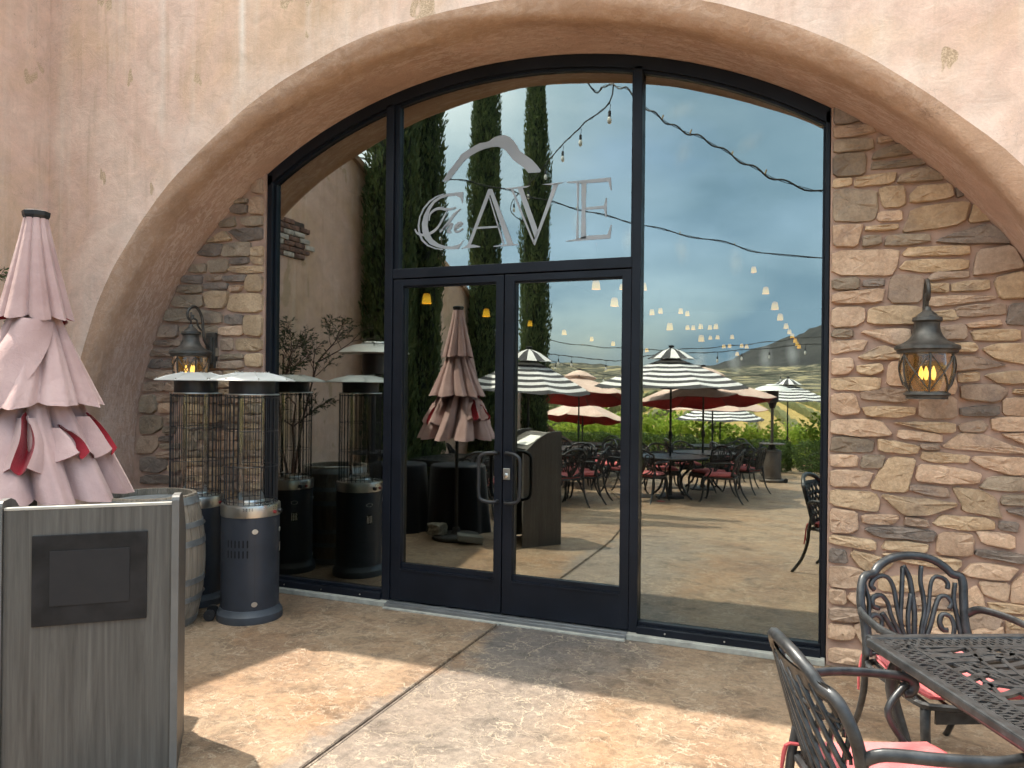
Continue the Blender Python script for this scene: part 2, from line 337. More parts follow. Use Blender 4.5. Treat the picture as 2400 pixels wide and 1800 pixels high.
def m_clear(name, col=(0.95,0.97,0.96), gl=0.1, rough=0.02):
    m, nt, bs = newmat(name); nt.nodes.remove(bs); out = nt.nodes['Material Output']
    g = nd(nt, 'ShaderNodeBsdfGlossy', {'Color': (1,1,1,1), 'Roughness': rough}); t = nd(nt, 'ShaderNodeBsdfTransparent', {'Color': (*col,1)})
    f = nd(nt, 'ShaderNodeFresnel', {'IOR': 1.45}).outputs[0]
    a = nd(nt, 'ShaderNodeMixShader', {0: math_(nt, 'MINIMUM', math_(nt, 'ADD', f, gl), 0.9), 1: t.outputs[0], 2: g.outputs[0]}); nt.links.new(a.outputs[0], out.inputs[0]); return m
def m_emit(name, col, strength, grad=True):
    m, nt, bs = newmat(name); v = coords(nt, obj=True)
    sz = nd(nt, 'ShaderNodeSeparateXYZ', {0: v}).outputs[2]
    c = ramp(nt, math_(nt, 'ADD', math_(nt, 'MULTIPLY', sz, 4.0), math_(nt, 'MULTIPLY', noise(nt, v, 14, 3), 0.3)), [(-0.0, col), (0.2, tuple(x*0.9 for x in col)), (0.55, (col[0]*.42, col[1]*.30, col[2]*.2))])
    if not grad: c = ramp(nt, noise(nt, v, 30, 2), [(0.3, col), (0.7, (1.0, 0.78, 0.3))])
    nt.links.new(c, bs.inputs['Emission Color']); bs.inputs['Emission Strength'].default_value = strength; bs.inputs['Base Color'].default_value = (*[min(1, x) for x in col],1); bs.inputs['Roughness'].default_value = 0.6
    m.cycles.emission_sampling = 'NONE'; return m
def m_wood(name, c1, c2, c3, axis=2, scale=1.0, rough=0.6, bmp=0.3, spec=0.4):
    m, nt, bs = newmat(name); sc = [22*scale]*3; sc[axis] = 0.9*scale; v = coords(nt, tuple(sc), obj=True)
    f = noise(nt, v, 1.0, 7, 0.7, 1.2); f2 = noise(nt, v, 3.2, 4, 0.6)
    c = ramp(nt, f, [(0.3, c1), (0.5, c2), (0.72, c3)]); c = mixc(nt, 1.0, c, ramp(nt, f2, [(0.3, 0.8), (0.7, 1.15)]), 'MULTIPLY')
    nt.links.new(c, bs.inputs['Base Color']); bs.inputs['Roughness'].default_value = rough; bs.inputs['Specular IOR Level'].default_value = spec
    bump(nt, bs, f, bmp, 0.004); return m
def m_fabric(name, col, fade=None, rough=0.9, trans=0.0):
    m, nt, bs = newmat(name); v = coords(nt, obj=True)
    f = noise(nt, v, 3.5, 5, 0.6)
    c = ramp(nt, f, [(0.3, tuple(x*0.86 for x in col)), (0.7, fade or tuple(min(1, x*1.1) for x in col))]); nt.links.new(c, bs.inputs['Base Color'])
    bs.inputs['Roughness'].default_value = rough; bs.inputs['Specular IOR Level'].default_value = 0.15; bs.inputs['Sheen Weight'].default_value = 0.15
    h = math_(nt, 'ADD', math_(nt, 'ADD', noise(nt, v, 7, 5, 0.6, 0.4), math_(nt, 'MULTIPLY', noise(nt, v, 19, 4, 0.6, 1.5), 0.45)), math_(nt, 'MULTIPLY', noise(nt, v, 260, 2), 0.15)); bump(nt, bs, h, 0.45, 0.02)
    if trans:
        out = nt.nodes['Material Output']; tb = nd(nt, 'ShaderNodeBsdfTranslucent', {'Color': c})
        mx_ = nd(nt, 'ShaderNodeMixShader', {0: trans, 1: bs.outputs[0], 2: tb.outputs[0]}); nt.links.new(mx_.outputs[0], out.inputs[0])
    return m
def m_leaf(name, c1, c2, c3, scale=6, trans=0.25):
    m, nt, bs = newmat(name); v = coords(nt)
    f = noise(nt, v, scale, 4, 0.65); f2 = noise(nt, v, scale*9, 2)
    c = ramp(nt, math_(nt, 'ADD', math_(nt, 'MULTIPLY', f, 0.65), math_(nt, 'MULTIPLY', f2, 0.35)), [(0.34, c1), (0.5, c2), (0.66, c3)])
    nt.links.new(c, bs.inputs['Base Color']); bs.inputs['Roughness'].default_value = 0.6; bs.inputs['Specular IOR Level'].default_value = 0.3
    out = nt.nodes['Material Output']; tb = nd(nt, 'ShaderNodeBsdfTranslucent', {'Color': c})
    mx_ = nd(nt, 'ShaderNodeMixShader', {0: trans, 1: bs.outputs[0], 2: tb.outputs[0]}); nt.links.new(mx_.outputs[0], out.inputs[0]); return m

FLOOR = m_floor(); STUC = m_stucco('stucco_wall'); STUCD = m_stucco('stucco_arch', True)
STN = {'p': m_stone('stone_peach', (0.48,0.31,0.205), (0.60,0.425,0.30), (0.32,0.23,0.185)),
       't': m_stone('stone_tan', (0.40,0.27,0.165), (0.56,0.405,0.265), (0.27,0.20,0.155)),
       'b': m_stone('stone_brown', (0.31,0.215,0.155), (0.46,0.335,0.25), (0.24,0.18,0.15)),
       'g': m_stone('stone_grey', (0.24,0.18,0.13), (0.38,0.295,0.215), (0.17,0.14,0.12)),
       'd': m_stone('stone_dark', (0.165,0.13,0.108), (0.27,0.215,0.178), (0.13,0.11,0.098))}
MORT = simple('mortar', (0.40,0.265,0.205), 0.9, var=0.18, scale=9, bmp=0.6, bscale=45)
FRAME = simple('frame_bronze_black', (0.0085,0.0105,0.016), 0.42, var=0.25, scale=3, bmp=0.02, spec=0.22)
GLASS = m_glass(); EDGEG = m_clear('glass_edge', (0.6,0.7,0.65), 0.05)
STRIP = simple('concrete_strip', (0.36,0.35,0.31), 0.85, var=0.25, scale=14, bmp=0.4)
STEEL = simple('brushed_steel', (0.60,0.585,0.55), 0.33, 1.0, 0.03, 2)
ALU = simple('galvanised_disc', (0.70,0.71,0.69), 0.42, 0.35, 0.08, 5)
BLKM = simple('powder_black_metal', (0.028,0.033,0.045), 0.45, var=0.2, scale=5, bmp=0.03)
BLK = simple('black_metal', (0.016,0.016,0.018), 0.45, var=0.2, scale=9)
CAST = simple('cast_aluminium_bronze', (0.043,0.045,0.048), 0.36, 0.35, 0.45, 22, bmp=0.12, bscale=70, spec=0.4)
VERD = simple('lantern_bronze', (0.075,0.068,0.06), 0.5, 0.35, 0.5, 16, bmp=0.15)
CUSH = m_fabric('cushion_red', (0.52,0.115,0.125), (0.58,0.185,0.185))
PIPE = m_fabric('cushion_piping', (0.5,0.1,0.11))
PINK = m_fabric('umbrella_faded_canvas', (0.505,0.325,0.31), (0.57,0.40,0.385), trans=0.06)
REDL = m_fabric('umbrella_red_lining', (0.27,0.012,0.026), (0.36,0.03,0.042))
BEIGE = m_fabric('umbrella_beige_canvas', (0.62,0.44,0.37), (0.70,0.54,0.46), trans=0.12)
STRW = m_fabric('umbrella_white_stripe', (0.72,0.72,0.72), trans=0.1); STRB = m_fabric('umbrella_black_stripe', (0.05,0.05,0.055))
LAMI = m_wood('grey_wood_laminate', (0.058,0.053,0.049), (0.09,0.084,0.077), (0.125,0.117,0.107), 2, 1.0, 0.5, 0.12)
EDGE = simple('grey_edge_trim', (0.125,0.122,0.118), 0.45, var=0.12)
PLAQ = simple('dark_slate_plaque', (0.019,0.018,0.0188), 0.55, spec=0.2, var=0.5, scale=7, bmp=0.1)
PLAQ2 = simple('plaque_grey_panel', (0.026,0.0248,0.0262), 0.6, spec=0.2, var=0.05)
OAK = m_wood('weathered_oak', (0.17,0.135,0.10), (0.29,0.24,0.185), (0.40,0.345,0.28), 2, 1.0, 0.85, 0.5)
HOOP = simple('galvanised_hoop', (0.30,0.31,0.31), 0.5, 0.6, 0.3, 10, bmp=0.15)
DECAL = simple('frosted_vinyl', (0.30,0.315,0.335), 0.55, var=0.12, scale=2)
CLOTH = m_fabric('black_tablecloth', (0.008,0.009,0.014), rough=0.8)
AMBG = m_clear('amber_seeded_glass', (0.78,0.62,0.40), 0.05, 0.08)
def frost(m, col, k):
    nt = m.node_tree; out = nt.nodes['Material Output']; src = out.inputs[0].links[0].from_socket
    t = nd(nt, 'ShaderNodeBsdfTranslucent', {'Color': (*col,1)}); mx_ = nd(nt, 'ShaderNodeMixShader', {0: k, 1: src, 2: t.outputs[0]}); nt.links.new(mx_.outputs[0], out.inputs[0])
frost(AMBG, (0.75,0.55,0.3), 0.28)
CLRG = m_clear('heater_glass', (0.985,0.99,0.985), -0.02); BULBG = m_clear('bulb_glass', (0.97,0.97,0.92), 0.08)
FLAME = m_emit('flame_bulb', (1.0,0.56,0.10), 1.0, False); SHADE = m_emit('pendant_shade', (1.0,0.50,0.04), 0.62); SHTOP = m_emit('pendant_core', (1.0,0.66,0.25), 1.3)
CYP = m_leaf('cypress_foliage', (0.03,0.048,0.018), (0.075,0.11,0.04), (0.13,0.165,0.06), 5, 0.2)
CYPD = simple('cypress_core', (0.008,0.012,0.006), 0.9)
HEDGM = m_leaf('hedge_foliage', (0.025,0.048,0.012), (0.06,0.10,0.024), (0.12,0.165,0.04), 4, 0.25)
VINEM = m_leaf('vine_foliage', (0.11,0.19,0.02), (0.28,0.38,0.05), (0.48,0.48,0.10), 3, 0.45)
SHRB = m_leaf('shrub_leaf', (0.018,0.032,0.012), (0.04,0.062,0.02), (0.075,0.09,0.03), 5, 0.2)
BARK = simple('bark', (0.11,0.075,0.055), 0.9, var=0.35, scale=25, bmp=0.6); STEMM = simple('shrub_stem', (0.095,0.05,0.04), 0.85, var=0.3, scale=20)
BRKR = simple('old_brick', (0.20,0.115,0.09), 0.9, var=0.45, scale=14, bmp=0.5); BRKW = simple('whitewashed_brick', (0.50,0.45,0.40), 0.9, var=0.4, scale=16, bmp=0.5)
ROCK = simple('rough_stone_block', (0.27,0.255,0.21), 0.9, var=0.35, scale=18, bmp=0.8, bscale=40); PAVE = simple('concrete_paver', (0.22,0.225,0.205), 0.88, var=0.15, scale=12, bmp=0.4)
PAPER = simple('white_paper', (0.78,0.78,0.75), 0.6, var=0.05); BRONZ = simple('heater_bronze', (0.085,0.07,0.06), 0.45, 0.3, 0.2, 6)
CAVE = simple('cave_interior', (0.02,0.018,0.016), 0.9)
WIRE = simple('black_wire', (0.012,0.012,0.013), 0.6)

# ================================================================ SETTING: terrain, patio
def sm(x, a, b):
    t = np.clip((x-a)/(b-a), 0, 1); return t*t*(3-2*t)
def terr(x, d):
    n1 = np.sin(x*0.031+1.3)*np.cos(d*0.023+x*0.011)+0.6*np.sin(x*0.083+d*0.05)*np.cos(d*0.061)+0.3*np.sin(x*0.19+2)*np.sin(d*0.17)
    z = -0.95-0.65*sm(d, 17, 30)-0.2*sm(d, 30, 50)+2.0*sm(d, 50, 175)+(3.4+0.6*n1)*sm(d, 170, 320)+(13+3.0*n1)*sm(d, 310, 640)
    z = z+(10+2*n1)*sm(d, 640, 1300)+(74+6*n1)*sm(x*1300/np.maximum(d, 300), -215, 60)*sm(d, 600, 1300)
    z = z-60*sm(d, 1700, 3000)
    return z
ds = np.concatenate([[-400,-100,-20,5,17], np.linspace(18, 50, 8), np.linspace(56, 180, 18), np.linspace(190, 700, 45), np.linspace(720, 1500, 34), [1700,2000,2500,3000]])
ts = np.sign(np.linspace(-1,1,141))*np.abs(np.linspace(-1,1,141))**1.4
D2, T2 = np.meshgrid(ds, ts, indexing='ij'); X2 = T2*np.maximum(60, np.abs(D2))*2.0
Z2 = terr(X2, D2); nyy, nxx = D2.shape
tv = np.stack([X2.ravel(), -D2.ravel(), Z2.ravel()], 1).tolist()
tf = [(i*nxx+j, (i+1)*nxx+j, (i+1)*nxx+j+1, i*nxx+j+1) for i in range(nyy-1) for j in range(nxx-1)]
def m_terrain():
    m, nt, bs = newmat('terrain'); v = coords(nt); s = nd(nt, 'ShaderNodeSeparateXYZ', {0: v}); d = math_(nt, 'MULTIPLY', s.outputs[1], -1.0)
    dn = math_(nt, 'ADD', d, math_(nt, 'MULTIPLY', math_(nt, 'SUBTRACT', noise(nt, v, 0.02, 4), 0.5), 60))
    gold = ramp(nt, noise(nt, v, 0.3, 5), [(0.3, (0.34,0.245,0.09)), (0.7, (0.46,0.355,0.15))])
    near = ramp(nt, noise(nt, v, 0.9, 5), [(0.3, (0.12,0.10,0.05)), (0.7, (0.22,0.19,0.09))])
    scv = noise(nt, v, 0.16, 7, 0.75)
    scrub = ramp(nt, scv, [(0.4, (0.035,0.038,0.028)), (0.52, (0.085,0.085,0.065)), (0.64, (0.24,0.215,0.15))])
    track = ramp(nt, noise(nt, v, 0.012, 3, 0.5, 1.0), [(0.47, 0.0), (0.495, 0.6), (0.52, 0.0)])
    scrub = mixc(nt, track, scrub, (0.5, 0.42, 0.24))
    mtn = ramp(nt, noise(nt, v, 0.03, 7, 0.7), [(0.35, (0.028,0.030,0.032)), (0.65, (0.055,0.056,0.054))])
    f1 = nd(nt, 'ShaderNodeMapRange', {'Value': d, 'From Min': 38, 'From Max': 52}).outputs[0]
    f2 = nd(nt, 'ShaderNodeMapRange', {'Value': dn, 'From Min': 170, 'From Max': 215}).outputs[0]
    f3 = nd(nt, 'ShaderNodeMapRange', {'Value': dn, 'From Min': 560, 'From Max': 700}).outputs[0]
    c = mixc(nt, f1, near, gold); c = mixc(nt, f2, c, scrub); c = mixc(nt, f3, c, mtn)
    nt.links.new(c, bs.inputs['Base Color']); bs.inputs['Roughness'].default_value = 0.95; bs.inputs['Specular IOR Level'].default_value = 0.1
    bump(nt, bs, scv, 0.8, 1.5); return m
terrain = struct(mesh_obj('ground', tv, tf, m_terrain(), smooth=True))
# vine rows on the far slope
rb = B(); row_dir = np.array([-0.10, -1.0])
for k in range(-36, 22):
    for_pts = []
    for t in np.arange(48, 168, 3.0):
        x = k*3.1+(t-48)*row_dir[0]+2.5*math.sin(t*0.02); y = -t
        for_pts.append((x, y, float(terr(np.array(x), np.array(t)))))
    n = len(for_pts); vs = []
    for (x, y, z) in for_pts:
        w = 0.45+random.uniform(-.15,.15); h = 0.75+random.uniform(-.2,.2)
        vs += [(x-w, y, z-.1), (x-w*.7, y, z+h), (x+w*.7, y, z+h), (x+w, y, z-.1)]
    rb.add(vs, [(i*4+j, i*4+j+1, (i+1)*4+j+1, (i+1)*4+j) for i in range(n-1) for j in range(3)])
ROWM = m_leaf('vine_row', (0.05,0.055,0.015), (0.12,0.125,0.035), (0.24,0.22,0.07), 1.2, 0.1)
struct(rb.obj('vineyard_rows', ROWM), 'stuff')['label'] = 'rows of vines striping the golden hillside'

SL = 0.042
def gz(y): return SL*(y+2.5) if y < -2.5 else 0.0
JP = [(-2.08, 0.0), (-2.08,-2.5), (-2.13,-3.2), (-2.22,-3.9), (-2.47,-5.3), (-3.05,-7.4), (-3.95,-9.6), (-5.9,-13.2)]
def jx(y):
    for (x0, y0), (x1, y1) in zip(JP, JP[1:]):
        if y <= y0 and y >= y1: return x0+(x1-x0)*(y0-y)/(y0-y1)
    return -5.95
patio = bpy.data.objects.new('patio', None); COL.objects.link(patio); struct(patio)
ysts = [0.3, 0.0]+[-0.25*i for i in range(1, 71)]
def slab(name, fx0, fx1, cols):
    b = B(); vs = []; rows = []
    for y in ysts:
        a, c = fx0(y), fx1(y); rows.append([(a+(c-a)*j/cols, y, gz(y)) for j in range(cols+1)])
    for r in rows: vs += r
    k = cols+1; n = len(rows); off = len(vs); vs += [(p[0], p[1], p[2]-.1) for p in vs]
    fs = [(i*k+j, (i+1)*k+j, (i+1)*k+j+1, i*k+j+1) for i in range(n-1) for j in range(cols)]
    fs += [(i*k, off+i*k, off+(i+1)*k, (i+1)*k) for i in range(n-1)]+[(i*k+cols, (i+1)*k+cols, off+(i+1)*k+cols, off+i*k+cols) for i in range(n-1)]
    fs += [((n-1)*k+j, off+(n-1)*k+j, off+(n-1)*k+j+1, (n-1)*k+j+1) for j in range(cols)]
    b.add(vs, fs); return b.obj(name, FLOOR, patio)
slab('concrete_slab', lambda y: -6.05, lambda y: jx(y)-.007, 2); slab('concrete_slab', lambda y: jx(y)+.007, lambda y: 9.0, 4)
jb = B()
for (x0, y0), (x1, y1) in zip(JP, JP[1:]):
    jb.add([(x0-.012, y0, gz(y0)-.012), (x1-.012, y1, gz(y1)-.012), (x1+.012, y1, gz(y1)-.012), (x0+.012, y0, gz(y0)-.012)], [(0,1,2,3)])
jb.obj('control_joint', simple('joint_filler', (0.05,0.042,0.035), 0.9), patio)
for xx, sgn in ((0,-1), (0,1)):          # slightly raised tooled lips of the joint
    pth = [(jx(y)+sgn*.016, y, gz(y)+.001) for y in ysts[1:] if y > -13]
    B().tube(pth, 0.0045, 6, flat=1.2).obj('joint_lip', FLOOR, patio)

# ================================================================ FRONT WALL WITH THE ARCH
XC, AA, BB, Z0 = -2.07, 3.55, 3.06, 0.937
def arch_z(x, off=0.0):
    t = 1-((x-XC)/(AA-off))**2
    return Z0+(BB-off)*math.sqrt(max(0, t))
def wob(k, s): return 0.009*math.sin(k*0.27+s)+0.004*math.sin(k*0.71+2*s)+0.0015*math.sin(k*1.7+s*3)
ringP = []; ringN = []
for z in np.linspace(-0.3, Z0-0.03, 14): ringP.append((XC-AA, z)); ringN.append((-1, 0))
for t in np.linspace(math.pi, 0, 97):
    ringP.append((XC+AA*math.cos(t), Z0+BB*math.sin(t))); n = Vector((math.cos(t)/AA, math.sin(t)/BB)).normalized(); ringN.append((n.x, n.y))
for z in np.linspace(Z0-0.03, -0.3, 14): ringP.append((XC+AA, z)); ringN.append((1, 0))
NR = len(ringP)
XL, XR, ZT = -6.0, 6.5, 6.3
def torect(p, xl, xr, zt):
    if p[1] < Z0: return ((xl if p[0] < XC else xr), p[1])
    dx, dz = p[0]-XC, p[1]-Z0; ks = []
    if dx < -1e-6: ks.append((xl-XC)/dx)
    if dx > 1e-6: ks.append((xr-XC)/dx)
    if dz > 1e-6: ks.append((zt-Z0)/dz)
    k = min(ks); return (XC+dx*k, Z0+dz*k)
wall = thing('winery_wall', 'pink-tan stucco facade wall with a wide arch around the glass entrance', 'wall')
prof = [(0.10, 0.0), (0.0, 0.0), (-0.08, 0.0), (-0.16, 0.0), (-0.25, 0.0), (-0.34, 0.002), (-0.42, 0.006), (-0.48, 0.012)]
for ph in np.linspace(12, 90, 8): prof.append((-0.49-0.13*math.sin(R(ph)), 0.012+0.13*(1-math.cos(R(ph)))))
rv = []
for i, (y, o) in enumerate(prof):
    for k in range(NR):
        w = wob(k, i*0.35+1)*min(1.0, max(0, -y)/0.3); q = o+w*(1 if i > 1 else 0)
        rv.append((ringP[k][0]+ringN[k][0]*q, y+0.006*math.sin(k*.5+i)*(1 if 3 < i < len(prof)-1 else 0), ringP[k][1]+ringN[k][1]*q))
rf = [(i*NR+k, (i+1)*NR+k, (i+1)*NR+k+1, i*NR+k+1) for i in range(len(prof)-1) for k in range(NR-1)]
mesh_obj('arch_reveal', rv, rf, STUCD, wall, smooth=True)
# flat stucco face (front) and its back
wb = B(); last = rv[-NR:]
rows = [[(p[0], -0.62, p[2]) for p in last]]
for f in (0.04, 0.10, 0.25, 0.5, 0.75, 1.0):
    row = []
    for k, p in enumerate(last):
        q = torect((p[0], p[2]), XL, XR, ZT); row.append((p[0]+(q[0]-p[0])*f, -0.62+0.004*math.sin(k*.7+f*9)*(1 if f < 1 else 0), p[2]+(q[1]-p[2])*f))
    rows.append(row)
vs = [p for r in rows for p in r]; wb.add(vs, [(i*NR+k, (i+1)*NR+k, (i+1)*NR+k+1, i*NR+k+1) for i in range(len(rows)-1) for k in range(NR-1)])
back = [(p[0], 0.10, p[1]) for p in ringP]; bo = []
for p in ringP: q = torect(p, -9.2, XR, ZT); bo.append((q[0], 0.10, q[1]))
wb.add(back+bo, [(k, k+1, NR+k+1, NR+k) for k in range(NR-1)])
wb.box(-9.2, XR, -0.62, 1.4, ZT-0.002, ZT+0.12); wb.box(XL-0.02, XL, -0.62, 1.0, -.3, ZT)
fix = wb.obj('stucco_face', STUC, wall, ang=30)
